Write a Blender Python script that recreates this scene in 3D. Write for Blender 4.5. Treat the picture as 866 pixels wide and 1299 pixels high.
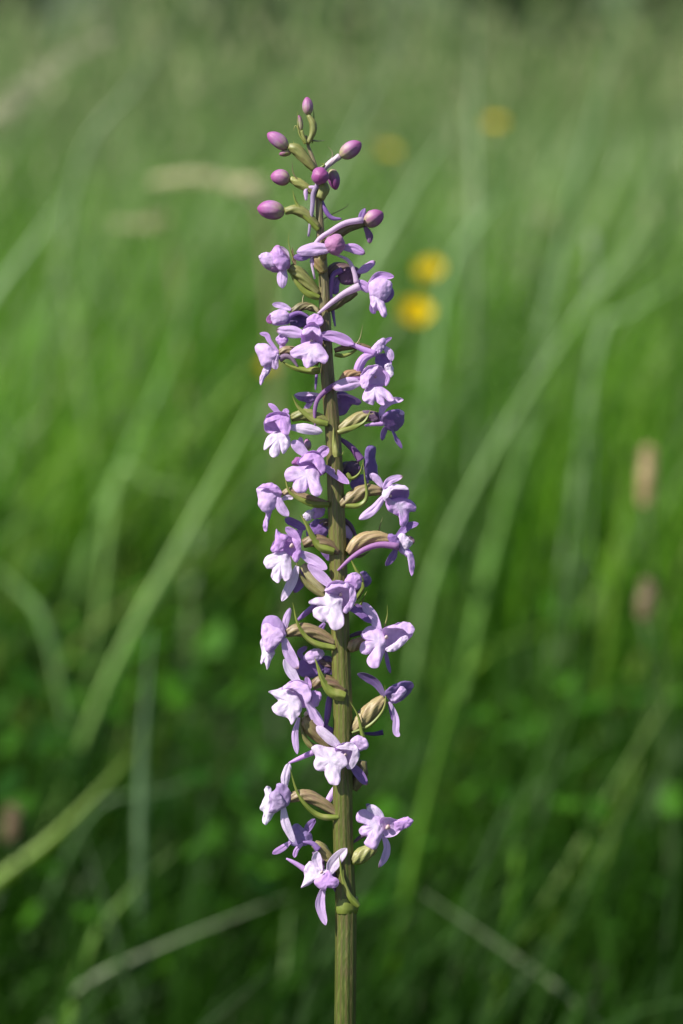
import bpy, math, random
import numpy as np
from mathutils import Vector, noise
random.seed(7); rng = np.random.default_rng(7)
S = bpy.context.scene; COL = S.collection
for o in list(bpy.data.objects): bpy.data.objects.remove(o)

# ---------------------------------------------------------------- camera
FPX = 2926.0; D = 0.45; PITCH = math.radians(11.3)     # focal length in photo pixels, focus distance, look-down angle
P0 = Vector((0, 0, 0.33))
FW = Vector((0, math.cos(PITCH), -math.sin(PITCH))); RT = Vector((1, 0, 0)); UP = Vector((0, math.sin(PITCH), math.cos(PITCH)))
CAMP = P0 - FW * D
cam = bpy.data.cameras.new('camera'); co = bpy.data.objects.new('camera', cam); COL.objects.link(co); S.camera = co
cam.sensor_fit = 'VERTICAL'; cam.sensor_height = 22.2; cam.lens = FPX / 1299 * 22.2
co.location = CAMP; co.rotation_euler = (math.pi / 2 - PITCH, 0, 0)
cam.clip_start = 0.02; cam.clip_end = 600
cam.dof.use_dof = True; cam.dof.focus_distance = D - 0.001
cam.dof.aperture_fstop = cam.lens / 8.8; cam.dof.aperture_blades = 7      # 8.8 mm pupil
# ---------------------------------------------------------------- light
SUN_EL = math.radians(48)
sv = Vector((-0.74, -0.42, 0)).normalized() * math.cos(SUN_EL) + Vector((0, 0, math.sin(SUN_EL)))
w = bpy.data.worlds.new('World'); S.world = w; w.use_nodes = True
sky = w.node_tree.nodes.new('ShaderNodeTexSky'); sky.sky_type = 'NISHITA'; sky.sun_disc = False
sky.sun_elevation = SUN_EL; sky.sun_rotation = math.atan2(sv.x, sv.y)
bg = w.node_tree.nodes['Background']; w.node_tree.links.new(sky.outputs[0], bg.inputs[0]); bg.inputs[1].default_value = 0.078
sl = bpy.data.lights.new('sun', 'SUN'); sl.energy = 5.0; sl.angle = math.radians(0.5); sl.color = (1, 0.96, 0.89)
so = bpy.data.objects.new('sun', sl); COL.objects.link(so); so.rotation_euler = (-sv).to_track_quat('-Z', 'Y').to_euler(); so.location = (-3, -2, 5)
S.view_settings.view_transform = 'Standard'; S.view_settings.look = 'None'; S.view_settings.exposure = 0.5; S.view_settings.gamma = 1
S.cycles.use_denoising = True; S.cycles.max_bounces = 8; S.cycles.transmission_bounces = 4

# ---------------------------------------------------------------- helpers
K = D / FPX                                             # metres per photo pixel in the focal plane
def at(px, py, z=0.0):                                  # photo pixel + height above the focal plane (in pixels) -> world
    d = D - z * K
    return CAMP + FW * d + RT * ((px - 433) / FPX * d) + UP * ((649.5 - py) / FPX * d)
def atd(px, py, s): return CAMP + FW * s + RT * ((px - 433) / FPX * s) + UP * ((649.5 - py) / FPX * s)
VIEW = -FW
def link(name, me, mat, parent=None):
    o = bpy.data.objects.new(name, me); COL.objects.link(o)
    if mat: me.materials.append(mat)
    if parent: o.parent = parent
    return o
def mesh(verts, faces, smooth=True, uv=None):
    me = bpy.data.meshes.new('m'); me.from_pydata([tuple(v) for v in verts], [], faces)
    if smooth: me.polygons.foreach_set('use_smooth', [True] * len(me.polygons))
    if uv is not None:
        l = me.uv_layers.new(name='UVMap')
        idx = np.zeros(len(me.loops), dtype=np.int32); me.loops.foreach_get('vertex_index', idx)
        l.data.foreach_set('uv', np.asarray(uv, dtype=np.float32)[idx].ravel())
    return me
def tag(o, label=None, cat=None, group=None, kind=None):
    if label: o['label'] = label
    if cat: o['category'] = cat
    if group: o['group'] = group
    if kind: o['kind'] = kind
    return o
def empty(name, loc):
    o = bpy.data.objects.new(name, None); COL.objects.link(o); o.location = loc; o.empty_display_size = 0.01
    return o
def crom(pts, n):                                       # Catmull-Rom resample
    P = [Vector(p) for p in pts]; P = [P[0] * 2 - P[1]] + P + [P[-1] * 2 - P[-2]]; m = len(P) - 3; out = []
    for i in range(n + 1):
        t = i / n * m; k = min(int(t), m - 1); f = t - k; a, b, c, d = P[k:k + 4]
        out.append(0.5 * ((2 * b) + (c - a) * f + (2 * a - 5 * b + 4 * c - d) * f * f + (3 * b - a - 3 * c + d) * f ** 3))
    return out
def crom_closed(pts, n):
    P = [Vector((p[0], p[1], 0)) for p in pts]; m = len(P); out = []
    for i in range(n):
        t = i / n * m; k = int(t); f = t - k; a, b, c, d = P[(k - 1) % m], P[k % m], P[(k + 1) % m], P[(k + 2) % m]
        out.append(0.5 * ((2 * b) + (c - a) * f + (2 * a - 5 * b + 4 * c - d) * f * f + (3 * b - a - 3 * c + d) * f ** 3))
    return out
def lerp(a, b, t): return a + (b - a) * t
def interp(rs, u):
    if not isinstance(rs, (list, tuple)): return rs
    t = u * (len(rs) - 1); k = min(int(t), len(rs) - 2); return lerp(rs[k], rs[k + 1], t - k)
def tube_w(pts, rs, n=16, m=12, rib=0, nrib=6, twist=0, tip=False, cap=True):     # world-space tube
    C = crom(pts, n); V = []; F = []; uv = []
    prev = None
    for i, c in enumerate(C):
        T = (C[min(i + 1, n)] - C[max(i - 1, 0)]).normalized(); u = i / n
        if prev is None: X = T.cross(VIEW); X = X if X.length > .1 else T.cross(RT)
        else: X = prev - T * prev.dot(T)
        X.normalize(); prev = X; Y = T.cross(X); r = interp(rs, u)
        for j in range(m):
            a = 2 * math.pi * j / m; q = r * (1 + rib * math.cos(nrib * (a + twist * u)))
            V.append(c + X * (q * math.cos(a)) + Y * (q * math.sin(a))); uv.append((u, j / m))
    for i in range(n):
        for j in range(m):
            F.append((i * m + j, i * m + (j + 1) % m, (i + 1) * m + (j + 1) % m, (i + 1) * m + j))
    if cap:
        V += [C[0], C[-1]]; uv += [(0, 0), (1, 0)]; a = len(V) - 2
        for j in range(m): F += [(a, (j + 1) % m, j), (a + 1, n * m + j, n * m + (j + 1) % m)]
    return V, F, uv

# ---------------------------------------------------------------- materials
def newmat(name):
    m = bpy.data.materials.new(name); m.use_nodes = True; nt = m.node_tree
    return m, nt, nt.nodes['Principled BSDF'], nt.nodes['Material Output']
def N(nt, t, **kw):
    n = nt.nodes.new(t)
    for k, v in kw.items():
        if k in n.inputs: n.inputs[k].default_value = v
        else: setattr(n, k, v)
    return n
def ramp(nt, stops):
    r = nt.nodes.new('ShaderNodeValToRGB'); e = r.color_ramp.elements
    while len(e) < len(stops): e.new(0.5)
    for q, (p, c) in zip(e, stops): q.position = p; q.color = (*c, 1)
    return r
def mixc(nt, fac, a, b, mode='MIX'):
    m = nt.nodes.new('ShaderNodeMix'); m.data_type = 'RGBA'; m.blend_type = mode
    for i, v in ((0, fac), (6, a), (7, b)):
        if hasattr(v, 'is_linked'): nt.links.new(v, m.inputs[i])
        elif isinstance(v, tuple): m.inputs[i].default_value = (*v, 1)
        else: m.inputs[i].default_value = v
    return m.outputs[2]
def translucent(nt, b, out, col, fac):
    tr = nt.nodes.new('ShaderNodeBsdfTranslucent'); nt.links.new(col, tr.inputs[0]); ms = nt.nodes.new('ShaderNodeMixShader'); ms.inputs[0].default_value = fac
    nt.links.new(b.outputs[0], ms.inputs[1]); nt.links.new(tr.outputs[0], ms.inputs[2]); nt.links.new(ms.outputs[0], out.inputs[0])
def mapr(nt, v, a, b, c, d):
    m = nt.nodes.new('ShaderNodeMapRange'); nt.links.new(v, m.inputs[0])
    for i, x in enumerate((a, b, c, d)): m.inputs[i + 1].default_value = x
    return m.outputs[0]
def petal_mat(name, kind):
    m, nt, b, out = newmat(name); L = nt.links
    oi = nt.nodes.new('ShaderNodeObjectInfo'); tc = nt.nodes.new('ShaderNodeTexCoord'); sp = nt.nodes.new('ShaderNodeSeparateXYZ'); L.new(tc.outputs['UV'], sp.inputs[0])
    base = oi.outputs['Color']
    pale = mixc(nt, 0.45, base, (0.80, 0.68, 0.90))
    deep = mixc(nt, 0.30, base, (0.42, 0.14, 0.52))
    nz = N(nt, 'ShaderNodeTexNoise', Scale=3800.0, Detail=3.0); L.new(tc.outputs['Object'], nz.inputs[0])
    nz2 = N(nt, 'ShaderNodeTexNoise', Scale=420.0, Detail=3.0); L.new(tc.outputs['Object'], nz2.inputs[0])
    if kind == 'lip':
        f = mapr(nt, sp.outputs[0], 0.15, 0.75, 1.0, 0.0); white = mixc(nt, 0.85, base, (0.86, 0.80, 0.92))
        c = mixc(nt, f, base, white)
        edge = mapr(nt, sp.outputs[0], 0.86, 1.0, 0.0, 0.35); c = mixc(nt, edge, c, deep)
        wv = N(nt, 'ShaderNodeTexWave', Scale=4.2, Distortion=2.0); wv.bands_direction = 'Y'; L.new(tc.outputs['UV'], wv.inputs[0])
        c = mixc(nt, mapr(nt, wv.outputs[1], 0.65, 1.0, 0.0, 0.38), c, deep)
    else:
        f = mapr(nt, sp.outputs[0], 0.0, 1.0, 0.35, 0.0) if kind == 'sepal' else mapr(nt, sp.outputs[0], 0.35, 1.0, 0.0, 0.30)
        c = mixc(nt, f, base, pale)
        wv = N(nt, 'ShaderNodeTexWave', Scale=1.15, Distortion=1.2); wv.bands_direction = 'Y'; L.new(tc.outputs['UV'], wv.inputs[0])
        c = mixc(nt, mapr(nt, wv.outputs[1], 0.6, 1.0, 0.0, 0.42), c, deep)
    c = mixc(nt, mapr(nt, nz2.outputs[0], 0.35, 0.7, 0.0, 0.55), c, mixc(nt, 0.5, base, pale))
    c = mixc(nt, mapr(nt, nz.outputs[0], 0.5, 0.72, 0.0, 0.35), c, deep)
    if kind == 'sepal':
        mt = nt.nodes.new('ShaderNodeMath'); mt.operation = 'MULTIPLY'; L.new(mapr(nt, sp.outputs[0], 0.90, 0.99, 0, .9), mt.inputs[0]); L.new(mapr(nt, oi.outputs['Random'], .70, .78, 0, 1), mt.inputs[1]); c = mixc(nt, mt.outputs[0], c, (0.22, 0.11, 0.05))
    L.new(c, b.inputs['Base Color']); b.inputs['Roughness'].default_value = 0.5; b.inputs['Specular IOR Level'].default_value = 0.25
    b.inputs['Sheen Weight'].default_value = 0.15; b.inputs['Subsurface Weight'].default_value = 0.12; b.inputs['Subsurface Radius'].default_value = (1.0, 0.75, 1.0); b.inputs['Subsurface Scale'].default_value = 0.0007
    bp = N(nt, 'ShaderNodeBump', Strength=0.7, Distance=0.00007); L.new(nz.outputs[0], bp.inputs['Height']); L.new(bp.outputs[0], b.inputs['Normal'])
    translucent(nt, b, out, c, 0.40)
    return m
M_HOOD = petal_mat('petal_hood', 'hood'); M_LIP = petal_mat('petal_lip', 'lip'); M_SEP = petal_mat('petal_sepal', 'sepal')
def green_mat(name, c1, c2, c3, scale=350, rib=0, transl=0.0, rough=0.45, usecol=False):
    m, nt, b, out = newmat(name); L = nt.links; tc = nt.nodes.new('ShaderNodeTexCoord')
    mp = N(nt, 'ShaderNodeMapping'); mp.inputs['Scale'].default_value = (1, 1, 0.35) if not usecol else (1, 1, 1); L.new(tc.outputs['Object'], mp.inputs[0])
    nz = N(nt, 'ShaderNodeTexNoise', Scale=float(scale), Detail=5.0); L.new(mp.outputs[0], nz.inputs[0])
    r = ramp(nt, [(0.3, c1), (0.52, c2), (0.72, c3)]); L.new(nz.outputs[0], r.inputs[0]); c = r.outputs[0]
    if rib:
        wv = N(nt, 'ShaderNodeTexWave', Scale=float(rib), Distortion=1.5); wv.bands_direction = 'Y'; L.new(tc.outputs['UV'], wv.inputs[0])
        c = mixc(nt, mapr(nt, wv.outputs[1], 0.5, 1.0, 0.0, 0.45), c, c3); w2 = N(nt, 'ShaderNodeTexWave', Scale=5.0, Distortion=3.0, Detail=3.0); w2.bands_direction = 'Y'; L.new(tc.outputs['UV'], w2.inputs[0]); RB = w2.outputs[1]
    if usecol:
        oi = nt.nodes.new('ShaderNodeObjectInfo'); c = mixc(nt, 0.62, c, oi.outputs['Color'])
    if rib: c = mixc(nt, mapr(nt, RB, 0.6, 1.0, 0.0, 0.35), c, (0.10, 0.06, 0.04))
    L.new(c, b.inputs['Base Color']); b.inputs['Roughness'].default_value = rough
    bp = N(nt, 'ShaderNodeBump', Strength=0.4, Distance=0.0002); L.new(nz.outputs[0], bp.inputs['Height']); L.new(bp.outputs[0], b.inputs['Normal'])
    if transl: translucent(nt, b, out, c, transl)
    return m
M_BRACT = green_mat('bract_green', (0.15, 0.20, 0.03), (0.23, 0.28, 0.05), (0.32, 0.32, 0.10), 420, 0, 0.25)
M_OV = green_mat('ovary_skin', (0.12, 0.10, 0.04), (0.32, 0.27, 0.11), (0.20, 0.08, 0.08), 620, 1.6, 0.0, 0.5, usecol=True)
M_SPUR = petal_mat('spur_skin', 'spur')
M_COLUMN = green_mat('column_flesh', (0.62, 0.40, 0.42), (0.70, 0.52, 0.50), (0.45, 0.12, 0.10), 700, 0, 0.1)
def stem_mat():
    m, nt, b, out = newmat('stem_skin'); L = nt.links; tc = nt.nodes.new('ShaderNodeTexCoord'); sp = nt.nodes.new('ShaderNodeSeparateXYZ'); L.new(tc.outputs['Object'], sp.inputs[0])
    g = ramp(nt, [(0.0, (0.055, 0.085, 0.010)), (0.3, (0.10, 0.12, 0.018)), (0.45, (0.125, 0.135, 0.022)), (0.68, (0.11, 0.10, 0.03)), (0.9, (0.25, 0.21, 0.12)), (1.0, (0.24, 0.21, 0.13))])
    L.new(mapr(nt, sp.outputs[2], 0.23, 0.415, 0, 1), g.inputs[0])
    wv = N(nt, 'ShaderNodeTexWave', Scale=4.0, Distortion=1.2, Detail=2.0); wv.bands_direction = 'Y'; L.new(tc.outputs['UV'], wv.inputs[0])
    wv.inputs['Detail Scale'].default_value = 3
    mp = N(nt, 'ShaderNodeMapping'); mp.inputs['Scale'].default_value = (1, 1, 0.06); L.new(tc.outputs['Object'], mp.inputs[0])
    nz = N(nt, 'ShaderNodeTexNoise', Scale=2400.0, Detail=3.0); L.new(mp.outputs[0], nz.inputs[0])
    n2 = N(nt, 'ShaderNodeTexNoise', Scale=160.0, Detail=4.0); L.new(tc.outputs['Object'], n2.inputs[0])
    c = mixc(nt, mapr(nt, wv.outputs[1], 0.35, 0.95, 0, 0.5), g.outputs[0], (0.10, 0.055, 0.03))
    c = mixc(nt, mapr(nt, nz.outputs[0], 0.5, 0.75, 0, 0.4), c, (0.22, 0.24, 0.06))
    c = mixc(nt, mapr(nt, n2.outputs[0], 0.55, 0.8, 0, 0.45), c, (0.12, 0.06, 0.05))
    L.new(c, b.inputs['Base Color']); b.inputs['Roughness'].default_value = 0.42
    bp = N(nt, 'ShaderNodeBump', Strength=0.5, Distance=0.0003); L.new(nz.outputs[0], bp.inputs['Height']); L.new(bp.outputs[0], b.inputs['Normal'])
    return m
M_STEM = stem_mat()
def bud_mat():
    m, nt, b, out = newmat('bud_skin'); L = nt.links; tc = nt.nodes.new('ShaderNodeTexCoord'); sp = nt.nodes.new('ShaderNodeSeparateXYZ'); L.new(tc.outputs['UV'], sp.inputs[0])
    oi = nt.nodes.new('ShaderNodeObjectInfo')
    c = mixc(nt, mapr(nt, sp.outputs[0], 0.1, 0.55, 0.85, 0), oi.outputs['Color'], (0.36, 0.34, 0.14))
    c = mixc(nt, mapr(nt, sp.outputs[0], 0.5, 1.0, 0, 0.9), c, (0.28, 0.035, 0.20))
    nz = N(nt, 'ShaderNodeTexNoise', Scale=700.0, Detail=4.0); L.new(tc.outputs['Object'], nz.inputs[0])
    c = mixc(nt, mapr(nt, nz.outputs[0], 0.42, 0.62, 0, 0.5), c, (0.30, 0.09, 0.24))
    wv = N(nt, 'ShaderNodeTexWave', Scale=1.9, Distortion=1.5); wv.bands_direction = 'Y'; L.new(tc.outputs['UV'], wv.inputs[0])
    c = mixc(nt, mapr(nt, wv.outputs[1], 0.7, 1.0, 0, 0.4), c, (0.28, 0.05, 0.24))
    L.new(c, b.inputs['Base Color']); b.inputs['Roughness'].default_value = 0.55; b.inputs['Subsurface Weight'].default_value = 0.15; b.inputs['Subsurface Radius'].default_value = (.001, .0006, .001)
    bp = N(nt, 'ShaderNodeBump', Strength=0.3, Distance=0.0002); L.new(nz.outputs[0], bp.inputs['Height']); L.new(bp.outputs[0], b.inputs['Normal'])
    return m
M_BUD = bud_mat()

# ---------------------------------------------------------------- orchid builders (photo-pixel units)
def solid(o, t=1.1):
    t *= .3
    md = o.modifiers.new('thickness', 'SOLIDIFY'); md.thickness = t * K; md.offset = 0
    md2 = o.modifiers.new('round', 'SUBSURF'); md2.levels = 1; md2.render_levels = 1
PH = [0]
def nse(x, y, z): return noise.noise(Vector((x, y, z)))
def sheet(outline, z, dome=4, tilt=(0, 0), fold=0.0, c=None, ruffle=1.0, n=48, rings=9, curl=0.0):
    P = crom_closed(outline, n); PH[0] += 1; ph = PH[0] * 3.7
    cx, cy = c if c else (sum(p.x for p in P) / n, sum(p.y for p in P) / n)
    R = [math.hypot(p.x - cx, p.y - cy) for p in P]; rm = max(R); V = []; F = []; uv = []
    V.append(at(cx, cy, z + dome)); uv.append((0, 0.5))
    for k in range(1, rings + 1):
        r = k / rings
        for i, p in enumerate(P):
            x = cx + (p.x - cx) * r; y = cy + (p.y - cy) * r
            zz = z + dome * math.sqrt(max(0, 1 - r * r * 0.98)) + tilt[0] * (x - cx) + tilt[1] * (y - cy)
            zz += fold * (R[i] / rm - 0.65) * r * r * 2 - curl * r ** 4
            zz += ruffle * (3.0 * r * nse(x * 0.16, y * 0.16, ph) + 1.3 * r * nse(x * .42, y * .42, ph + 3))
            x += 0.8 * r * nse(x * .2, y * .2, ph + 5); y += 0.8 * r * nse(x * .2, y * .2, ph + 9)
            x += 1.1 * r ** 4 * nse(x * .55, y * .55, ph + 7); y += 1.1 * r ** 4 * nse(x * .55, y * .55, ph + 11)
            V.append(at(x, y, zz)); uv.append((r, i / n))
    for i in range(n): F.append((0, 1 + i, 1 + (i + 1) % n))
    for k in range(rings - 1):
        a = 1 + k * n; b = a + n
        for i in range(n): F.append((a + i, b + i, b + (i + 1) % n, a + (i + 1) % n))
    return mesh(V, F, uv=uv)
def prof(kind, u):
    if kind == 'sepal': return (0.42 + 0.58 * math.sin(math.pi / 2 * min(u / 0.6, 1))) * math.sqrt(max(0.004, 1 - u ** 5))
    if kind == 'bract': return (0.65 + 0.35 * min(u / .15, 1)) * max(0.02, 1 - u) ** 0.8 * (1 if u < .97 else .7)
    return math.sqrt(max(0.01, 1 - abs(2 * u - 1) ** 5))
def strip(pts, wd, kind='sepal', z=0, roll=0.0, cup=0.25, n=14, m=8, bow=0.0):
    PH[0] += 1; ph = PH[0] * 2.3
    if len(pts) == 2:                                   # give a straight trace a little life
        a, b = pts; dx, dy = b[0] - a[0], b[1] - a[1]; q = random.uniform(-.05, .05)
        za = a[2] if len(a) > 2 else 0; zb = b[2] if len(b) > 2 else 0
        pts = [a, (a[0] + dx * .5 - dy * q, a[1] + dy * .5 + dx * q, (za + zb) / 2 + 2.5), b]
    W = [at(p[0], p[1], z + (p[2] if len(p) > 2 else 0)) for p in pts]
    C = crom(W, n); V = []; F = []; uv = []
    if kind == 'sepal': cup = random.choice([cup, cup * .5, -.12, -.2]); m = 12
    for i, cc in enumerate(C):
        u = i / n; T = (C[min(i + 1, n)] - C[max(i - 1, 0)]).normalized()
        X = T.cross(VIEW).normalized(); Y = X.cross(T)
        a = roll + 0.35 * (u - .5) * math.sin(ph); X, Y = X * math.cos(a) + Y * math.sin(a), Y * math.cos(a) - X * math.sin(a)
        if kind == 'bract': wd_ = wd * .88
        else: wd_ = wd
        h = wd_ / 2 * prof(kind, u) * K * (1 + (.16 if kind == 'sepal' else .05) * nse(u * 3.2, ph, 1.7))
        for j in range(m + 1):
            v = 2 * j / m - 1; wob = 0.10 * wd * K * nse(u * 3, v * 1.2, ph)
            V.append(cc + X * (h * v * (1 - abs(cup) * .15)) + Y * (h * cup * ((1 - v * v) if kind != 'bract' else 1.3 * (1 - abs(v)) ** .8) * 1.2 + wob - h * .16 * math.exp(-(v / .16) ** 2) * math.sin(3.14 * min(1, u * 1.1)) + h * .10 * nse(u * 7, v * 4, ph))); uv.append((u, j / m))
    for i in range(n):
        for j in range(m): a = i * (m + 1) + j; F.append((a, a + 1, a + m + 2, a + m + 1))
    return mesh(V, F, uv=uv)
def tubep(pts, r, z=0, **kw):
    W = [at(p[0], p[1], z + (p[2] if len(p) > 2 else 0)) for p in pts]
    if len(W) == 2: W = [W[0], (W[0] + W[1]) / 2 + UP * K * 1.5, W[1]]
    rs = [x * K for x in r] if isinstance(r, (list, tuple)) else r * K
    V, F, uv = tube_w(W, rs, **kw); return mesh(V, F, uv=uv)

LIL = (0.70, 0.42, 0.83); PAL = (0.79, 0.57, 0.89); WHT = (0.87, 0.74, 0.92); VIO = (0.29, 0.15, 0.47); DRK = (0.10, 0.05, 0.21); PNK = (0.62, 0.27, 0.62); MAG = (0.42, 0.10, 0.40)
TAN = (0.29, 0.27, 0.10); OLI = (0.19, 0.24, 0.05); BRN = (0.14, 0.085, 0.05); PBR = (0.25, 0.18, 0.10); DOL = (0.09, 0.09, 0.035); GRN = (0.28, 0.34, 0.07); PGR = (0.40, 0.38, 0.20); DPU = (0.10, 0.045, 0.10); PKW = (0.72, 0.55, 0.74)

# stem
stem_px = [(388, 172), (391, 186), (396, 200), (402, 222), (404, 250), (406, 290), (410, 345), (412, 400), (415, 470), (419, 510), (423, 560), (426, 630), (430, 740), (433, 845), (435, 900), (435, 1043), (438, 1130), (439, 1170), (438, 1299)]
stem_w = [2.6, 4, 5.2, 7, 8.6, 10, 12, 14.5, 17, 18.5, 19.5, 21, 22.5, 23.5, 24, 25, 26, 27, 27]
sw = [at(x, y) for x, y in stem_px]; last = sw[-1]
base = Vector((last.x - 0.003, last.y + 0.0, 0.0)); tail = [last.lerp(base, 1)]
dirv = (sw[-1] - sw[-2]).normalized()
sw += [last + dirv * 0.06 + Vector((0, 0.006, 0)), Vector((0.004, 0.02 + last.y - 0.02, 0.08)), Vector((0.003, last.y - 0.004, -0.01))]
sr = [a / 2 * K for a in stem_w] + [14 * K, 15 * K, 17 * K]
orchid = empty('orchid', Vector((0.003, last.y - 0.004, 0)))
tag(orchid, 'tall fragrant orchid in sharp focus, slender spike of lilac flowers on an olive stem', 'orchid')
def kid(name, me, mat, parent=orchid, color=None):
    o = link(name, me, mat); me.name = name
    o.parent = parent
    if parent is orchid: o.matrix_parent_inverse.identity(); o.location = -Vector(orchid.location)
    if color: o.color = (*color, 1)
    return o
V, F, uv = tube_w(sw, sr, n=150, m=40, rib=0.045, nrib=11)
# gentle swellings at the nodes
stem = kid('stem', mesh(V, F, uv=uv), M_STEM)

def bud(tip, base_, r, z=0, color=LIL, ov=None, name='bud'):
    r *= .94; color = tuple(q * .72 for q in color)
    a = at(base_[0], base_[1], z + (base_[2] if len(base_) > 2 else 0)); b = at(tip[0], tip[1], z + (tip[2] if len(tip) > 2 else 0)); n = 14; a = a.lerp(b, .09)
    us = [0, .06, .15, .28, .42, .56, .7, .82, .91, .97, 1.0]; pr = [.25, .55, .78, .95, 1.0, .98, .88, .70, .48, .25, .06]
    V = []; F = []; uv = []; m = 24; T = (b - a); X = T.normalized().cross(VIEW)
    if X.length < .2: X = T.normalized().cross(RT)
    X.normalize(); Y = T.normalized().cross(X); ph = random.uniform(0, 2)
    for i, (u, p) in enumerate(zip(us, pr)):
        c = a + T * u + UP * (math.sin(u * 3.1) * r * .06 * K)
        for j in range(m):
            an = 2 * math.pi * j / m; q = r * K * p * (1 - .15 * (1 - abs(math.sin(1.5 * an + ph + u * .9))) ** 5 * 1.2 + 0.03 * math.sin(an + ph))
            V.append(c + X * q * math.cos(an) + Y * q * math.sin(an)); uv.append((u, j / m))
    for i in range(len(us) - 1):
        for j in range(m): F.append((i * m + j, i * m + (j + 1) % m, (i + 1) * m + (j + 1) % m, (i + 1) * m + j))
    V += [a, b]; uv += [(0, 0), (1, 0)]; q = len(V) - 2
    for j in range(m): F += [(q, (j + 1) % m, j), (q + 1, (len(us) - 1) * m + j, (len(us) - 1) * m + (j + 1) % m)]
    o = kid(name, mesh(V, F, uv=uv), M_BUD, color=color); s = o.modifiers.new('round', 'SUBSURF'); s.levels = s.render_levels = 1
    if ov:
        pts, rr, colr = ov[:3]; k = kid('ovary', tubep(pts, [q * .86 for q in rr], z, rib=.07, nrib=6, twist=2.2, n=14, m=24), M_OV, o, colr)
    return o
def bract(pts, wd, z=4, roll=0.0, color=None, cup=0.5):
    o = kid('bract', strip(pts, wd, 'bract', z, roll, cup, n=18), M_BRACT if not color else M_OV, color=color); solid(o, 0.9); return o
E3 = [.62, .95, 1.0, .9, .55]
def flower(z, ov, parts, label=None):
    pts, r, colr = ov
    o = kid('flower', tubep(pts, [r * q * .92 for q in E3], z, rib=.13, nrib=6, twist=2.4, n=18, m=30), M_OV, color=colr)
    if label: o['label'] = label
    for p in parts:
        k = p[0]; g = p[-1] if isinstance(p[-1], dict) else {}; q = p[1:-1] if g else p[1:]; dz = g.pop('dz', 0); th = g.pop('th', 1.2)
        if k == 'hood':
            s = kid('hood', sheet(q[0], z + dz, **{**dict(dome=7), **{a: b for a, b in g.items()}}), M_HOOD, o, q[1]); solid(s, th)
        elif k == 'lip':
            s = kid('lip', sheet(q[0], z + dz, **{**dict(dome=2, fold=5, tilt=(0, .35), curl=2.5, ruffle=1.6), **g}), M_LIP, o, q[1]); solid(s, th)
        elif k == 'pet':
            s = kid('petal', sheet(q[0], z + dz, **{**dict(dome=4), **g}), M_HOOD, o, q[1]); solid(s, th)
        elif k == 'sep':
            s = kid('sepal', strip(q[0], q[1], 'sepal', z + dz, **g), M_SEP, o, q[2]); solid(s, th)
        elif k == 'spur':
            rr = q[1]; s = kid('spur', tubep(q[0], [rr * 1.1, rr * .95, rr * .8, rr * .65, rr * .3], z + dz, n=16, m=12), M_SPUR, o, q[2])
        elif k == 'col':
            x, y, rr = q[0]; rr *= .62; s = kid('column', tubep([(x - rr * .3, y + rr * .6, -2), (x, y, 1.5), (x + rr * .2, y - rr * .7, 0)], [rr * .5, rr * .85, rr * .7, rr * .3], z + dz, n=10, m=14, rib=.15, nrib=3), M_COLUMN, o)
    return o

# ---- buds at the top of the spike
bud((389, 123), (391, 148), 7.6, 4, (0.55, 0.30, 0.48), ([(391, 146), (397, 158), (396, 170), (390, 182)], [3, 5.2, 5.2, 4.2, 3], OLI))
bud((379, 146), (382, 168), 4.0, 6, PGR, ([(382, 166), (384, 174), (388, 182)], [3, 3.5, 3], GRN))
bud((339, 169), (367, 190), 10.2, 4, (0.50, 0.25, 0.50), ([(366, 186), (376, 190), (388, 203), (399, 216)], [5, 8.5, 8.5, 7, 4], OLI))
bud((354, 196), (371, 192), 5.0, 2, GRN)
bud((458, 181), (429, 200), 11.6, 4, (0.55, 0.27, 0.50), ([(431, 198), (421, 205), (408, 216)], [4.6, 4.4, 4.2], PKW))
bud((406, 222, 22), (406, 226, 2), 12.2, 4, (0.38, 0.12, 0.36), ([(406, 228), (410, 240), (405, 252)], [6, 9, 7], OLI))
bud((426, 241), (420, 212), 8.5, -9, (0.26, 0.10, 0.30))
bud((343, 223), (370, 229), 11.3, 4, (0.55, 0.25, 0.48), ([(368, 227), (382, 234), (397, 244)], [4.5, 7, 6.5, 4.5], GRN))
bud((326, 264), (364, 270), 13.4, 5, (0.52, 0.24, 0.52), ([(361, 268), (375, 266), (390, 274), (404, 290)], [5, 7, 8, 7, 5], OLI))
bract([(400, 215), (385, 196), (374, 186), (372, 178)], 6, 6); bract([(388, 182), (379, 168), (377, 140)], 4, 9); bract([(388, 180), (376, 160), (372, 166)], 4, 8)
bract([(396, 178, -2), (403, 179), (412, 178)], 3.2, 0, color=(0.25, 0.25, 0.22)); bract([(396, 182), (398, 150), (397, 138)], 3.2, -4)
bract([(398, 245), (374, 224), (370, 205)], 3.6, 8, color=DOL); bract([(404, 292), (384, 270), (375, 256), (371, 241)], 10, 9)
bract([(412, 214), (422, 196), (414, 184)], 2.6, -5, color=(0.2, 0.2, 0.12)); bract([(404, 215), (411, 209), (405, 207)], 5, 8); bract([(412, 300), (405, 282), (440, 262), (436, 258)], 2.4, -8, color=(0.16, 0.2, 0.08))
def loose_spur(pts, r, color, z=0):
    kid('spur', tubep(pts, [r * .8, r, r, r * .9, r * .45], z, n=20, m=12), M_SPUR, color=color)
loose_spur([(403, 232), (397, 246), (396, 262), (391, 300)], 3.0, (0.42, 0.33, 0.50), 8)
loose_spur([(406, 250, -6), (411, 264), (420, 276), (433, 278)], 3.0, VIO, 0)
loose_spur([(404, 238), (389, 240), (388, 254)], 3.0, PAL, 6)

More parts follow.
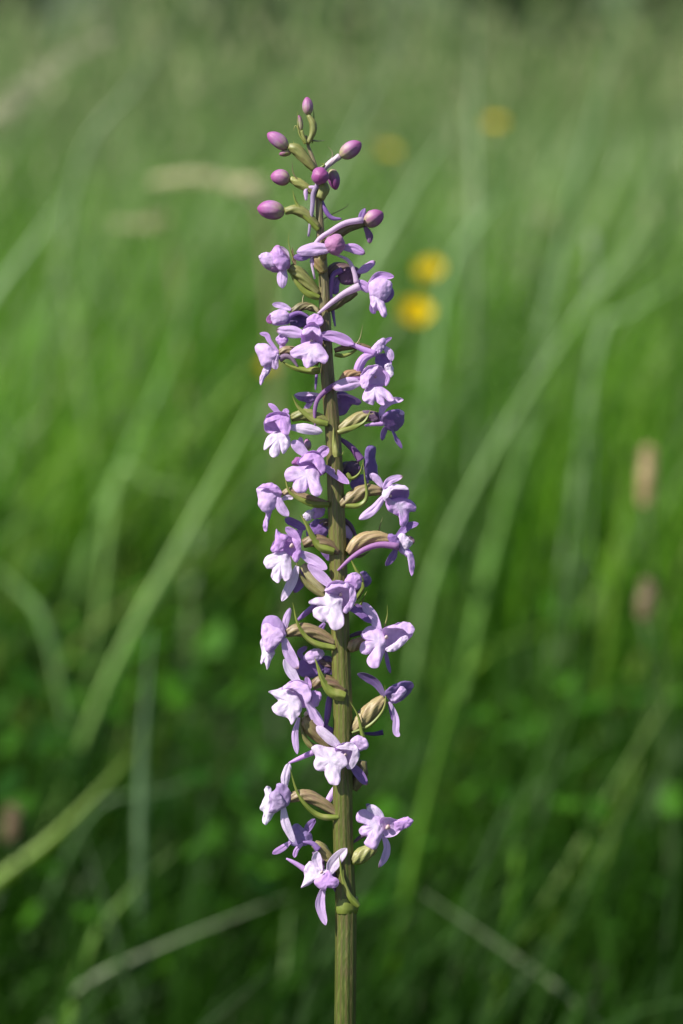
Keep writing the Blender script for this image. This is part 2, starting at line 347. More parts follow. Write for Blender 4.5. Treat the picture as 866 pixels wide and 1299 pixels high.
# ---- flowers, top to bottom; outlines and mid-lines in photo pixels
# opening bud at the right
bud((486, 270), (459, 285), 12.2, 2, (0.58, 0.26, 0.50), ([(462, 284), (440, 290), (425, 300), (409, 312)], [4, 7, 7, 6], DOL))
flower(-1, ([(410, 312), (424, 301), (440, 292)], 5, DOL), [
  ('sep', [(462, 287), (468, 298), (469, 309)], 10, (0.22, .08, .24), dict(dz=1)), ('sep', [(461, 286), (458, 276), (463, 264)], 8, VIO, dict(dz=6)),
  ('spur', [(460, 279), (438, 283), (420, 293), (402, 306), (395, 328), (399, 354)], 3.8, PKW, dict(dz=12))])
# A left small flower
flower(3, ([(367, 339), (382, 350), (404, 374)], 8.5, OLI), [
  ('hood', [(328, 326), (333, 321), (343, 320), (348, 312), (354, 311), (362, 320), (368, 331), (366, 341), (352, 346), (343, 344), (334, 338)], PNK, dict(dome=12, dz=2)),
  ('pet', [(328, 327), (332, 321), (343, 321), (350, 327), (348, 338), (337, 339)], PAL, dict(dz=10, dome=5)),
  ('pet', [(345, 318), (352, 313), (360, 321), (367, 333), (358, 343), (347, 335)], LIL, dict(dz=13, dome=5)),
  ('sep', [(361, 338), (358, 350), (358, 366)], 14, PAL, dict(dz=8)), ('sep', [(366, 330), (362, 320), (354, 313)], 8, PKW, dict(dz=0))])
bract([(405, 378), (388, 371), (374, 356), (366, 343)], 13, 8); bract([(372, 330), (366, 308), (367, 291)], 2.4, 3)
# B central pink bud-like flower
flower(10, ([(410, 346), (404, 330), (412, 318)], 8, (0.24, .19, .05)), [
  ('hood', [(412, 305), (420, 298), (430, 297), (437, 305), (436, 317), (428, 324), (418, 321), (412, 314)], (0.60, .24, .50), dict(dome=15, dz=4)),
  ('sep', [(420, 316), (400, 316), (376, 320)], 18, PAL, dict(dz=8)), ('sep', [(433, 314), (448, 315), (463, 322)], 13, LIL, dict(dz=0)),
  ('sep', [(398, 322), (384, 326), (372, 326)], 10, VIO, dict(dz=3)), ('col', (434, 308, 3), dict(dz=8)), ('spur', [(395, 330), (402, 338), (404, 325)], 3, LIL)])
kid('bract', strip([(374, 336), (371, 322), (371, 313)], 7, 'bract', 2), M_OV, color=BRN)
# C right flower with white spur
flower(6, ([(414, 392), (430, 382), (452, 370)], 7.5, DOL), [
  ('spur', [(456, 363), (445, 368), (434, 374), (418, 386), (403, 398)], 4.8, PKW, dict(dz=6)),
  ('sep', [(450, 358), (460, 362), (470, 370)], 14, LIL, dict(dz=2)), ('spur', [(452, 359), (449, 345), (441, 330), (423, 322)], 3.2, PKW, dict(dz=4)),
  ('sep', [(467, 361), (480, 350), (500, 351)], 11, LIL, dict(dz=1)),
  ('hood', [(467, 362), (474, 354), (488, 353), (497, 358), (497, 368), (490, 380), (480, 384), (470, 378)], PAL, dict(dome=10, dz=3)),
  ('sep', [(490, 360), (494, 372), (487, 384)], 13, VIO, dict(dz=-3)),
  ('lip', [(469, 372), (476, 372), (484, 378), (490, 390), (491, 401), (486, 403), (480, 394), (474, 394), (470, 386)], PAL, dict(dz=9, c=(477, 378))),
  ('sep', [(472, 382), (472, 392), (476, 398)], 8, VIO, dict(dz=-2))])
# small dark flower behind
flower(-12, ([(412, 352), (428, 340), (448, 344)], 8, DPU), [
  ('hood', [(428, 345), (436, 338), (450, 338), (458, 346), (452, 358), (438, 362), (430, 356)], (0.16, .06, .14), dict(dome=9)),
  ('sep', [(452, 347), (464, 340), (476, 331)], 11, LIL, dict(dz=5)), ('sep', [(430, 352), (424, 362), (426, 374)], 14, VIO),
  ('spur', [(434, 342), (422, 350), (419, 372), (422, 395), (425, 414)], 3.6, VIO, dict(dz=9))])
# D upper left of the cluster
flower(2, ([(368, 396), (386, 388), (404, 394)], 5.5, DOL), [
  ('sep', [(369, 393), (358, 388), (345, 386)], 9, PAL, dict(dz=4)),
  ('hood', [(341, 402), (346, 395), (358, 393), (367, 398), (366, 408), (355, 412), (344, 411)], PAL, dict(dome=9, dz=4)),
  ('sep', [(365, 410), (353, 410), (342, 407)], 7, LIL, dict(dz=8)), ('sep', [(343, 399), (340, 406), (345, 410)], 6, MAG, dict(dz=9)),
  ('pet', [(366, 401), (378, 396), (392, 400), (393, 412), (380, 416), (368, 412)], DRK, dict(dome=4, dz=-8)),
  ('spur', [(362, 410), (368, 401), (380, 397), (393, 403)], 3.6, VIO, dict(dz=5))])
bract([(404, 396), (396, 388), (386, 392)], 7, 8, color=PGR); bract([(384, 388), (384, 379), (386, 371)], 3, 3, color=PGR)
# E front flower on the stem
flower(14, ([(412, 452, -10), (404, 440, -6), (398, 424, -4)], 6, OLI), [
  ('pet', [(389, 405), (395, 399), (404, 399), (410, 404), (408, 413), (398, 416), (390, 413)], LIL, dict(dome=3, dz=-1, tilt=(0, .4))),
  ('sep', [(388, 425), (370, 421), (350, 419)], 16, PAL, dict(dz=4)), ('sep', [(404, 426), (424, 427), (449, 437)], 16, LIL, dict(dz=-2)),
  ('hood', [(382, 438), (382, 424), (386, 414), (395, 408), (403, 412), (408, 422), (409, 438), (403, 444), (389, 443)], LIL, dict(dome=-10, dz=12, tilt=(0, -.5), c=(396, 428))),
  ('hood', [(383, 424), (386, 414), (395, 409), (403, 412), (408, 424), (404, 427), (396, 421), (388, 425)], PAL, dict(dome=3, dz=14, tilt=(0, .5), c=(396, 418))),
  ('lip', [(367, 446), (374, 440), (384, 435), (396, 433), (407, 437), (415, 448), (417, 456), (411, 462), (404, 459), (399, 463), (391, 467), (386, 465), (382, 456), (376, 455), (370, 452)], PAL, dict(dz=16, c=(396, 444), fold=7)),
  ('col', (395, 432, 4), dict(dz=6))])
# G left
flower(2, ([(354, 447), (364, 444), (382, 448), (404, 462)], 5.5, PBR), [
  ('sep', [(353, 447), (342, 433), (338, 425), (329, 423)], 7.5, LIL, dict(dz=2)),
  ('hood', [(323, 440), (330, 435), (340, 437), (349, 444), (354, 448), (349, 459), (341, 465), (332, 464), (327, 453)], PAL, dict(dome=10, dz=3, tilt=(.2, .1))),
  ('lip', [(337, 462), (344, 462), (343, 470), (336, 480), (330, 489), (329, 483), (332, 472)], PAL, dict(dz=2, c=(339, 467), fold=1)),
  ('sep', [(352, 449), (348, 458), (350, 469)], 11.5, PAL, dict(dz=10)),
  ('spur', [(354, 456), (362, 452), (370, 455), (378, 466)], 4, (0.3, .2, .3), dict(dz=5)),
  ('pet', [(350, 428), (358, 424), (366, 430), (360, 438), (352, 436)], LIL, dict(dz=-6)), ('sep', [(352, 430), (358, 438), (356, 444)], 8, LIL, dict(dz=-5))])
bract([(406, 470), (390, 470), (370, 466), (357, 458)], 15, 7)
# F1 upper right
flower(0, ([(424, 445), (440, 440), (456, 439), (472, 443)], 4.5, BRN), [
  ('spur', [(476, 449), (460, 443), (446, 437), (424, 431)], 4, LIL, dict(dz=8)),
  ('pet', [(470, 444), (477, 435), (486, 428), (489, 432), (487, 442), (480, 450), (473, 450)], PAL, dict(dz=6, dome=3)),
  ('sep', [(486, 444), (488, 434), (497, 428)], 6, VIO, dict(dz=3)), ('sep', [(487, 440), (494, 448), (497, 458)], 11, PAL, dict(dz=2)),
  ('sep', [(480, 447), (462, 454), (454, 470), (458, 478)], 14, LIL, dict(dz=8, cup=.6)),
  ('pet', [(476, 452), (486, 448), (496, 455), (494, 468), (484, 470), (476, 462)], VIO, dict(dz=1, dome=-4)),  # shadowed petal, its shade put into the violet
  ('lip', [(488, 462), (495, 461), (499, 468), (498, 477), (493, 478), (489, 471)], WHT, dict(dz=4))])
bract([(424, 450), (438, 451), (452, 443), (456, 432)], 8, 4); bract([(448, 441), (456, 430), (460, 412)], 3, 3, color=(0.14, .15, .04))
# F2 right main
flower(10, ([(432, 484), (442, 475), (458, 474)], 6, (0.36, .20, .10)), [
  ('spur', [(460, 482), (440, 482), (420, 491), (404, 505), (399, 522), (400, 545)], 4.0, (0.30, .13, .36), dict(dz=2)),
  ('sep', [(460, 484), (442, 487), (421, 492)], 18, PAL, dict(dz=5)),
  ('hood', [(456, 481), (460, 470), (470, 463), (482, 464), (490, 472), (492, 485), (486, 490), (472, 492), (460, 492)], PAL, dict(dome=-9, dz=8, tilt=(-.2, -.4), c=(476, 479))),
  ('hood', [(456, 484), (459, 471), (468, 464), (480, 463), (477, 471), (470, 480), (467, 492), (459, 492)], PAL, dict(dome=3, dz=11, tilt=(.2, .2))),
  ('sep', [(486, 470), (492, 478), (489, 490)], 6, LIL, dict(dz=10)),
  ('lip', [(459, 502), (464, 493), (474, 487), (485, 491), (496, 499), (500, 508), (494, 510), (488, 507), (488, 514), (481, 513), (475, 508), (474, 514), (466, 512), (460, 508)], PAL, dict(dz=10, c=(475, 494), fold=7)),
  ('col', (476, 478, 3), dict(dz=2))])
# H behind the stem
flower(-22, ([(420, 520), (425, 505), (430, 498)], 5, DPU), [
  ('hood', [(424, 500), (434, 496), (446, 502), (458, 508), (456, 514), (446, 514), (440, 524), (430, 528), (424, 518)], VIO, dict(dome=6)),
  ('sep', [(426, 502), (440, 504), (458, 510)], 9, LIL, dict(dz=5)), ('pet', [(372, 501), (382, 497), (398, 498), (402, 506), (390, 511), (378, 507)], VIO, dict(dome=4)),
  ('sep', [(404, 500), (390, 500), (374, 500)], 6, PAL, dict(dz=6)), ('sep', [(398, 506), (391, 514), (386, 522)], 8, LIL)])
loose_spur([(402, 468, -4), (401, 480), (400, 495)], 1.8, VIO, -3)
# I right, seen from behind
flower(2, ([(429, 545), (446, 536), (462, 528), (484, 529)], 8.5, TAN), [
  ('sep', [(484, 534), (485, 519), (496, 509), (512, 507)], 10, PAL, dict(dz=6, cup=.4)),
  ('hood', [(484, 531), (489, 523), (500, 519), (512, 523), (512, 536), (507, 544), (498, 548), (489, 543)], VIO, dict(dome=8, dz=2, tilt=(-.8, -.8))),
  ('sep', [(496, 522), (505, 522), (513, 525)], 7, PAL, dict(dz=9)),
  ('sep', [(491, 539), (487, 548), (484, 559)], 10, VIO, dict(dz=3, roll=.8)), ('sep', [(497, 545), (503, 557), (510, 569)], 9, VIO, dict(dz=1, roll=.8)),
  ('spur', [(486, 537), (474, 538), (462, 540)], 3.2, LIL, dict(dz=3)), ('pet', [(458, 522), (470, 521), (483, 525), (484, 535), (472, 535), (462, 531)], DPU, dict(dz=3, dome=4))])
bract([(428, 549), (446, 543), (462, 535), (470, 520)], 11, 9)
# J left
flower(5, ([(369, 530), (386, 526), (402, 530), (418, 538)], 8, OLI), [
  ('sep', [(364, 530), (353, 524), (347, 517), (340, 512)], 8, LIL, dict(dz=2)), ('sep', [(358, 530), (362, 523), (366, 520)], 9, LIL, dict(dz=3)),
  ('hood', [(334, 538), (337, 528), (345, 523), (356, 522), (366, 527), (368, 540), (364, 551), (350, 550), (338, 549)], LIL, dict(dome=-8, dz=12, tilt=(0, -.4), c=(348, 541))),
  ('hood', [(335, 537), (338, 528), (346, 523), (357, 522), (367, 527), (369, 541), (365, 552), (356, 548), (349, 536), (342, 534)], LIL, dict(dome=4, dz=13, tilt=(-.1, .4), c=(356, 531))),
  ('lip', [(334, 571), (336, 558), (344, 549), (355, 546), (365, 551), (369, 562), (365, 570), (359, 577), (356, 570), (354, 577), (347, 581), (341, 576), (342, 566), (338, 569)], WHT, dict(dz=13, c=(353, 556), fold=6)),
  ('sep', [(366, 542), (388, 544), (409, 548)], 15, WHT, dict(dz=8, cup=.5))])
bract([(416, 538), (400, 534), (386, 524), (377, 515), (370, 501)], 13, 12)
# K centre left
flower(14, ([(412, 600, -10), (404, 592, -7), (396, 588, -4)], 5, OLI), [
  ('sep', [(392, 580), (380, 569), (370, 559)], 15, PAL, dict(dz=4)), ('sep', [(398, 586), (408, 574), (417, 568)], 15, LIL, dict(dz=3)),
  ('hood', [(376, 588), (384, 578), (396, 571), (407, 577), (413, 590), (411, 601), (402, 603), (388, 596)], LIL, dict(dome=-8, dz=8, tilt=(0, -.4), c=(394, 588))),
  ('hood', [(379, 587), (386, 577), (396, 572), (406, 577), (413, 590), (409, 603), (402, 594), (394, 586)], LIL, dict(dome=4, dz=11, tilt=(-.1, .4), c=(399, 582))),
  ('lip', [(360, 604), (362, 596), (370, 591), (382, 592), (394, 590), (404, 598), (406, 612), (409, 622), (403, 630), (395, 627), (391, 618), (388, 624), (379, 626), (371, 620), (372, 611), (364, 611)], PAL, dict(dz=14, c=(389, 602), fold=8)),
  ('sep', [(406, 590), (424, 600), (443, 614)], 14, LIL, dict(dz=-2, roll=.5)), ('pet', [(370, 586), (376, 580), (382, 582), (378, 590), (371, 590)], MAG, dict(dz=2)),
  ('sep', [(390, 576), (382, 566), (381, 554)], 9, PAL, dict(dz=-14))])
bract([(427, 580), (424, 562), (423, 542)], 13, 15); bract([(424, 566), (432, 577), (436, 572)], 5, 12)
bud((388, 556), (392, 572), 5, -14, PKW)
# L flower right behind, its shade painted in with dark violet
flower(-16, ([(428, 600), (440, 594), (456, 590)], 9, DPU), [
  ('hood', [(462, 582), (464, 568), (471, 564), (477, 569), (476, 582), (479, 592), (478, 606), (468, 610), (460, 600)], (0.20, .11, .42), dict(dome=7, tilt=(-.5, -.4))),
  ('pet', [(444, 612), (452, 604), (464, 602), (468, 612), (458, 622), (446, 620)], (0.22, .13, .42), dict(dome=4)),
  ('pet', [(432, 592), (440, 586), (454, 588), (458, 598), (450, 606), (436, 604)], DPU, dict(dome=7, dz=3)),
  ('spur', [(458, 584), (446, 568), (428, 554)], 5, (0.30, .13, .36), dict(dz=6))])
bract([(440, 600), (446, 607), (456, 600), (461, 584)], 8, 2); bract([(438, 642), (456, 641), (465, 630), (463, 608), (460, 582)], 10, 12)
# M right
flower(4, ([(430, 641), (448, 630), (464, 622), (484, 623)], 9, (0.26, .20, .10)), [
  ('sep', [(486, 622), (494, 610), (511, 604)], 10, PAL, dict(dz=2)), ('sep', [(485, 618), (478, 608), (469, 601)], 11, PAL, dict(dz=0)),
  ('sep', [(488, 628), (474, 646), (455, 659)], 13, PAL, dict(dz=9, roll=-.2)),
  ('hood', [(484, 628), (489, 618), (502, 614), (516, 617), (519, 628), (511, 636), (496, 638)], (0.40, .22, .58), dict(dome=-9, dz=6, tilt=(-.3, -.5), c=(501, 627))),
  ('hood', [(484, 630), (488, 619), (500, 614), (515, 617), (517, 622), (503, 621), (494, 627), (489, 636)], WHT, dict(dome=3, dz=10, tilt=(0, .3), c=(497, 620))),
  ('lip', [(487, 628), (495, 633), (505, 631), (517, 632), (527, 640), (527, 649), (520, 650), (518, 660), (513, 668), (507, 667), (506, 656), (499, 652), (491, 646)], LIL, dict(dz=5, c=(506, 641), tilt=(-.3, .2), fold=6)),
  ('col', (495, 629, 4), dict(dz=6))])
# centre back between L and N
flower(-20, ([(430, 700), (438, 690), (440, 680)], 5, DPU), [
  ('hood', [(432, 668), (440, 664), (446, 672), (447, 682), (438, 686), (431, 680)], PAL, dict(dome=5)), ('spur', [(434, 658), (444, 666), (450, 678), (452, 692)], 3.2, DPU, dict(dz=4))])
# N right, side view
flower(4, ([(441, 701), (454, 688), (474, 681), (497, 685)], 9, (0.42, .30, .15)), [
  ('spur', [(506, 693), (482, 691), (462, 697), (444, 709), (428, 724)], 4.2, (0.45, .20, .48), dict(dz=9)),
  ('sep', [(500, 686), (510, 674), (518, 667), (531, 664)], 12, VIO, dict(dz=2, roll=.3)), ('pet', [(491, 680), (498, 677), (506, 684), (508, 694), (498, 694)], VIO, dict(dz=6)),
  ('hood', [(504, 682), (510, 676), (518, 682), (523, 688), (519, 695), (510, 696)], WHT, dict(dome=5, dz=3)), ('sep', [(514, 680), (522, 684), (524, 690)], 6, (0.2, .1, .14), dict(dz=0)),
  ('lip', [(503, 690), (512, 693), (520, 697), (525, 706), (526, 717), (524, 728), (521, 731), (519, 722), (520, 712), (514, 706), (506, 700)], LIL, dict(dz=6, c=(516, 702), fold=2)),
  ('sep', [(503, 694), (498, 706), (489, 718)], 11, VIO, dict(dz=1, roll=.4))])
bract([(481, 692), (480, 676), (485, 656)], 4, -2, color=(0.10, .13, .03)); bract([(440, 702), (456, 706), (470, 698)], 8, -4, color=DOL)
bract([(460, 738), (451, 722), (443, 706)], 8, 14); bract([(452, 760, -4), (460, 745), (458, 730)], 9, 0)
# O left
flower(2, ([(358, 628), (368, 624), (390, 632), (418, 640)], 6, PBR), [
  ('hood', [(325, 621), (331, 616), (342, 613), (352, 616), (358, 626), (355, 634), (349, 644), (342, 651), (335, 650), (328, 643), (327, 632)], PAL, dict(dome=9, dz=3, tilt=(-.1, .25))),
  ('pet', [(326, 619), (334, 614), (345, 613), (354, 619), (357, 627), (345, 624), (335, 619)], LIL, dict(dome=3, dz=11)),
  ('lip', [(338, 646), (345, 645), (343, 655), (340, 666), (339, 674), (334, 673), (334, 662), (337, 653)], LIL, dict(dz=1, c=(339, 656), fold=0)),
  ('sep', [(353, 630), (356, 643), (366, 655)], 13, PAL, dict(dz=8)), ('sep', [(356, 634), (364, 631), (372, 632)], 7, WHT, dict(dz=4))])
bract([(418, 640), (398, 640), (378, 632), (366, 622), (361, 604)], 12, 9)
# P behind centre left
flower(-18, ([(420, 662), (408, 664), (398, 668)], 6, DPU), [
  ('hood', [(388, 676), (392, 664), (404, 658), (414, 664), (416, 678), (404, 686), (392, 684)], VIO, dict(dome=7)), ('pet', [(384, 654), (390, 647), (398, 649), (396, 659), (387, 660)], WHT, dict(dz=10)),
  ('pet', [(394, 648), (404, 643), (412, 646), (410, 654), (398, 658)], LIL, dict(dz=6)), ('sep', [(388, 671), (374, 664), (361, 658)], 12, VIO, dict(dz=5)), ('sep', [(384, 668), (378, 678), (378, 688)], 10, LIL, dict(dz=0)),
  ('sep', [(402, 690), (414, 700), (420, 712)], 14, VIO, dict(dz=-2))])
# Q left large
flower(8, ([(384, 690), (398, 686), (414, 690), (430, 702)], 8.5, BRN), [
  ('sep', [(380, 690), (372, 678), (362, 669)], 13, LIL, dict(dz=2)), ('sep', [(378, 700), (396, 710), (415, 722)], 15, PAL, dict(dz=8, cup=.5)), ('sep', [(377, 718), (370, 738), (357, 763)], 13, WHT, dict(dz=4)),
  ('sep', [(380, 722), (382, 738), (372, 752)], 11, VIO, dict(dz=-5)),
  ('hood', [(343, 698), (346, 688), (350, 680), (350, 671), (356, 676), (366, 679), (377, 686), (381, 698), (376, 710), (364, 703), (350, 702)], LIL, dict(dome=-7, dz=9, tilt=(.2, -.2), c=(364, 692))),
  ('pet', [(344, 698), (348, 686), (350, 671), (356, 677), (366, 680), (362, 688), (358, 697), (350, 701)], LIL, dict(dome=4, dz=10)),
  ('pet', [(370, 682), (380, 688), (382, 702), (376, 714), (370, 706), (376, 696)], LIL, dict(dome=3, dz=10)),
  ('lip', [(334, 713), (338, 705), (347, 702), (357, 698), (367, 703), (370, 718), (369, 732), (362, 738), (357, 733), (353, 740), (346, 736), (343, 731), (345, 722), (338, 722)], WHT, dict(dz=11, c=(356, 712), fold=6)),
  ('col', (370, 692, 5.5), dict(dz=8))])
bract([(424, 700), (406, 694), (396, 680), (388, 664), (380, 652)], 16, 14)
bract([(412, 758), (390, 742), (380, 728), (375, 708)], 12, 8, color=(0.16, .18, .05)); kid('ovary', tubep([(384, 716), (394, 732), (412, 752)], [4, 6, 6.5, 5], 4, rib=.08, twist=2, m=24), M_OV, color=PGR)
# R centre
flower(18, ([(438, 772, -14), (434, 762, -10), (430, 756, -6)], 5, OLI), [
  ('sep', [(423, 746), (407, 731), (390, 716)], 14, PAL, dict(dz=3)),
  ('pet', [(437, 737), (443, 728), (453, 726), (459, 734), (456, 746), (446, 750), (438, 746)], LIL, dict(dz=3, dome=4)),
  ('hood', [(412, 750), (415, 742), (425, 736), (438, 738), (449, 744), (452, 758), (446, 772), (438, 778), (434, 766), (424, 758)], PAL, dict(dome=-8, dz=11, tilt=(-.1, -.4), c=(433, 754))),
  ('pet', [(412, 750), (416, 741), (427, 736), (440, 739), (443, 746), (432, 744), (421, 749)], PAL, dict(dz=14, dome=3, tilt=(0, .4))),
  ('pet', [(443, 744), (451, 752), (450, 766), (440, 778), (435, 774), (442, 764), (444, 753)], PAL, dict(dz=13, dome=3)),
  ('lip', [(391, 763), (399, 758), (410, 757), (414, 750), (424, 754), (434, 759), (434, 772), (437, 788), (432, 798), (421, 799), (415, 789), (408, 789), (398, 783), (396, 774), (402, 768), (394, 767)], WHT, dict(dz=15, c=(420, 768), fold=7)),
  ('col', (432, 754, 4), dict(dz=6)), ('sep', [(441, 770), (454, 776), (471, 790)], 14, VIO, dict(dz=-6, roll=.7)),
  ('spur', [(404, 766, -26), (390, 776, -28), (376, 788, -30)], 4.6, VIO, dict(dz=0)), ('sep', [(412, 790), (408, 796), (404, 802)], 8, VIO, dict(dz=-22))])
flower(-16, ([(442, 760), (452, 752), (460, 744)], 7, DPU), [('hood', [(452, 728), (462, 725), (470, 732), (469, 742), (460, 746), (453, 740)], (0.22, .13, .40), dict(dome=6, tilt=(-.4, -.4)))])
bract([(444, 772), (456, 768), (465, 750)], 7, -6)
# S right
flower(6, ([(442, 824), (450, 818), (462, 812)], 8, PBR), [
  ('sep', [(482, 800), (472, 782), (460, 764)], 15, PAL, dict(dz=4)), ('sep', [(468, 785), (462, 775), (450, 766)], 8, VIO, dict(dz=0)),
  ('hood', [(484, 798), (497, 793), (508, 789), (519, 790), (526, 797), (523, 806), (512, 818), (500, 826), (491, 824), (488, 810)], PAL, dict(dome=-9, dz=10, tilt=(-.1, -.25), c=(502, 806))),
  ('pet', [(490, 796), (500, 792), (510, 789), (520, 790), (526, 798), (521, 806), (511, 799), (500, 798)], PAL, dict(dz=12, dome=3, tilt=(0, .4))),
  ('pet', [(489, 822), (500, 816), (512, 806), (518, 809), (511, 819), (500, 826), (491, 827)], WHT, dict(dz=12, dome=3, tilt=(0, .3))),
  ('lip', [(486, 800), (478, 794), (466, 795), (458, 803), (459, 810), (465, 812), (457, 817), (456, 827), (464, 831), (470, 829), (464, 838), (470, 847), (480, 847), (484, 838), (488, 826), (494, 812)], PAL, dict(dz=12, c=(481, 814), fold=7)),
  ('col', (490, 808, 4.5), dict(dz=12)), ('sep', [(489, 826), (491, 839), (495, 854)], 10, VIO, dict(dz=2, roll=.9)),
  ('spur', [(478, 812, -10), (460, 803, -12), (436, 810, -14)], 4, DPU)])
bract([(486, 800), (491, 782), (491, 767)], 3.2, 1)
# T left
flower(4, ([(362, 803), (378, 799), (400, 802), (426, 817)], 9, PBR), [
  ('sep', [(361, 800), (363, 786), (368, 771)], 10, PAL, dict(dz=2)),
  ('hood', [(331, 794), (336, 783), (347, 780), (357, 787), (361, 799), (363, 808), (353, 819), (344, 828), (337, 826), (335, 812), (332, 803)], (0.50, .32, .66), dict(dome=6, dz=4, tilt=(.15, .1))),
  ('pet', [(331, 797), (337, 790), (350, 793), (360, 807), (351, 818), (338, 826), (333, 812)], PAL, dict(dome=4, dz=10, tilt=(.1,.25))),
  ('lip', [(330, 814), (335, 809), (341, 820), (349, 826), (344, 838), (339, 850), (336, 840), (330, 842), (332, 828)], WHT, dict(dz=2, c=(339, 827), fold=4)),
  ('sep', [(360, 810), (366, 828), (378, 849)], 15, PAL, dict(dz=9))])
bract([(425, 822), (404, 818), (388, 808), (377, 790), (371, 764)], 13, 12)
# U behind
flower(-16, ([(424, 848), (414, 842), (404, 838)], 6, DPU), [
  ('hood', [(374, 852), (380, 838), (392, 830), (404, 836), (412, 848), (404, 858), (388, 860)], VIO, dict(dome=7)), ('pet', [(384, 834), (394, 824), (404, 823), (412, 829), (404, 838), (392, 842)], PAL, dict(dz=9)),
  ('pet', [(404, 836), (418, 832), (424, 842), (420, 856), (408, 852)], DRK, dict(dz=0)), ('sep', [(386, 838), (380, 828), (390, 820)], 8, VIO, dict(dz=3))])
# V left large
flower(8, ([(396, 870), (408, 864), (422, 868), (438, 878)], 8.5, BRN), [
  ('sep', [(380, 868), (370, 854), (360, 836)], 14, WHT, dict(dz=4)), ('sep', [(392, 876), (391, 868), (388, 858)], 9, LIL, dict(dz=5)),
  ('sep', [(388, 888), (398, 906), (410, 923)], 14, PAL, dict(dz=4)), ('sep', [(379, 910), (374, 932), (377, 957)], 9, PAL, dict(dz=3)),
  ('hood', [(357, 875), (364, 867), (378, 862), (391, 868), (395, 882), (390, 897), (382, 896), (372, 884)], PAL, dict(dome=-7, dz=9, tilt=(.1, -.4), c=(377, 879))),
  ('pet', [(358, 874), (365, 866), (378, 862), (390, 868), (395, 882), (389, 893), (382, 882), (370, 874)], PAL, dict(dz=12, dome=3, tilt=(0, .4), c=(381, 871))),
  ('lip', [(340, 877), (350, 875), (362, 871), (374, 878), (382, 890), (382, 904), (376, 911), (370, 920), (365, 911), (357, 909), (348, 905), (344, 897), (352, 890), (348, 884)], WHT, dict(dz=12, c=(366, 890), fold=7)),
  ('col', (388, 905, 5), dict(dz=3)), ('pet', [(393, 878), (402, 876), (408, 884), (402, 896), (394, 894)], LIL, dict(dz=0))])
bract([(438, 884), (420, 878), (409, 862), (399, 834)], 22, 15)
kid('ovary', tubep([(388, 908), (396, 924), (420, 950)], [5, 10, 10.5, 8, 5], 5, rib=.08, twist=2, m=28), M_OV, color=(0.16, .13, .05)); bract([(412, 954), (392, 944), (383, 926), (381, 897)], 13, 7, color=(0.12, .15, .03))
loose_spur([(418, 884), (416, 900), (413, 922)], 4.2, VIO, -8); loose_spur([(432, 930), (418, 926), (408, 918)], 4.2, VIO, -6)
# W right, looking away
flower(0, ([(447, 927), (462, 911), (474, 898), (488, 886)], 11, (0.38, .30, .14)), [
  ('sep', [(488, 884), (478, 868), (466, 860), (453, 855)], 13, DRK, dict(dz=2, roll=.5)),
  ('hood', [(488, 880), (494, 871), (508, 865), (520, 864), (525, 870), (519, 881), (506, 891), (496, 892)], (0.24, .13, .42), dict(dome=8, dz=0, tilt=(-.8, -.6))),  # cast shade on the hood is put into its dark colour
  ('pet', [(490, 880), (500, 878), (508, 870), (516, 877), (506, 888), (497, 890)], PAL, dict(dz=9, dome=4)),  # pale sheet standing in for the sunlit patch on the shaded hood
  ('sep', [(494, 890), (502, 910), (502, 928), (507, 934)], 9, PAL, dict(dz=3)), ('sep', [(493, 890), (497, 902), (499, 915)], 8, VIO, dict(dz=-3)),
  ('spur', [(486, 929), (474, 931), (460, 930)], 3.2, DRK, dict(dz=-8)), ('pet', [(452, 908), (460, 897), (470, 895), (466, 910), (456, 916)], VIO, dict(dz=-8))])
bract([(446, 930), (468, 921), (484, 904), (489, 888), (488, 868)], 7, 11); bract([(462, 940), (458, 926), (454, 908), (443, 889)], 8, 16)
# X centre
flower(18, ([(444, 968, -14), (440, 960, -10), (437, 956, -6)], 5, OLI), [
  ('sep', [(432, 948), (417, 936), (401, 921)], 15, WHT, dict(dz=4)),
  ('pet', [(444, 940), (452, 933), (461, 935), (468, 944), (464, 951), (452, 953), (446, 948)], PAL, dict(dz=4, dome=4)),
  ('hood', [(424, 950), (433, 943), (444, 942), (454, 950), (455, 962), (446, 975), (440, 974), (434, 962)], PAL, dict(dome=-7, dz=10, tilt=(-.1, -.35), c=(440, 956))),
  ('pet', [(426, 949), (434, 943), (446, 942), (455, 951), (454, 964), (446, 976), (441, 972), (448, 960), (444, 950), (434, 950)], WHT, dict(dz=13, dome=2, c=(448, 952))),
  ('lip', [(394, 950), (401, 944), (414, 947), (427, 949), (437, 958), (441, 970), (433, 976), (432, 986), (430, 995), (420, 996), (413, 986), (411, 978), (402, 978), (397, 969), (400, 959)], WHT, dict(dz=15, c=(419, 964), fold=7)),
  ('col', (438, 957, 4), dict(dz=8)), ('sep', [(444, 968), (454, 980), (466, 996)], 14, VIO, dict(dz=-3, roll=.5)),
  ('spur', [(402, 952, -20), (384, 960, -22), (366, 968, -24)], 3.8, LIL)])
kid('ovary', tubep([(446, 1000), (456, 985), (460, 965)], [7, 9, 9, 5], -8, rib=.08, twist=2, m=24), M_OV, color=DOL)
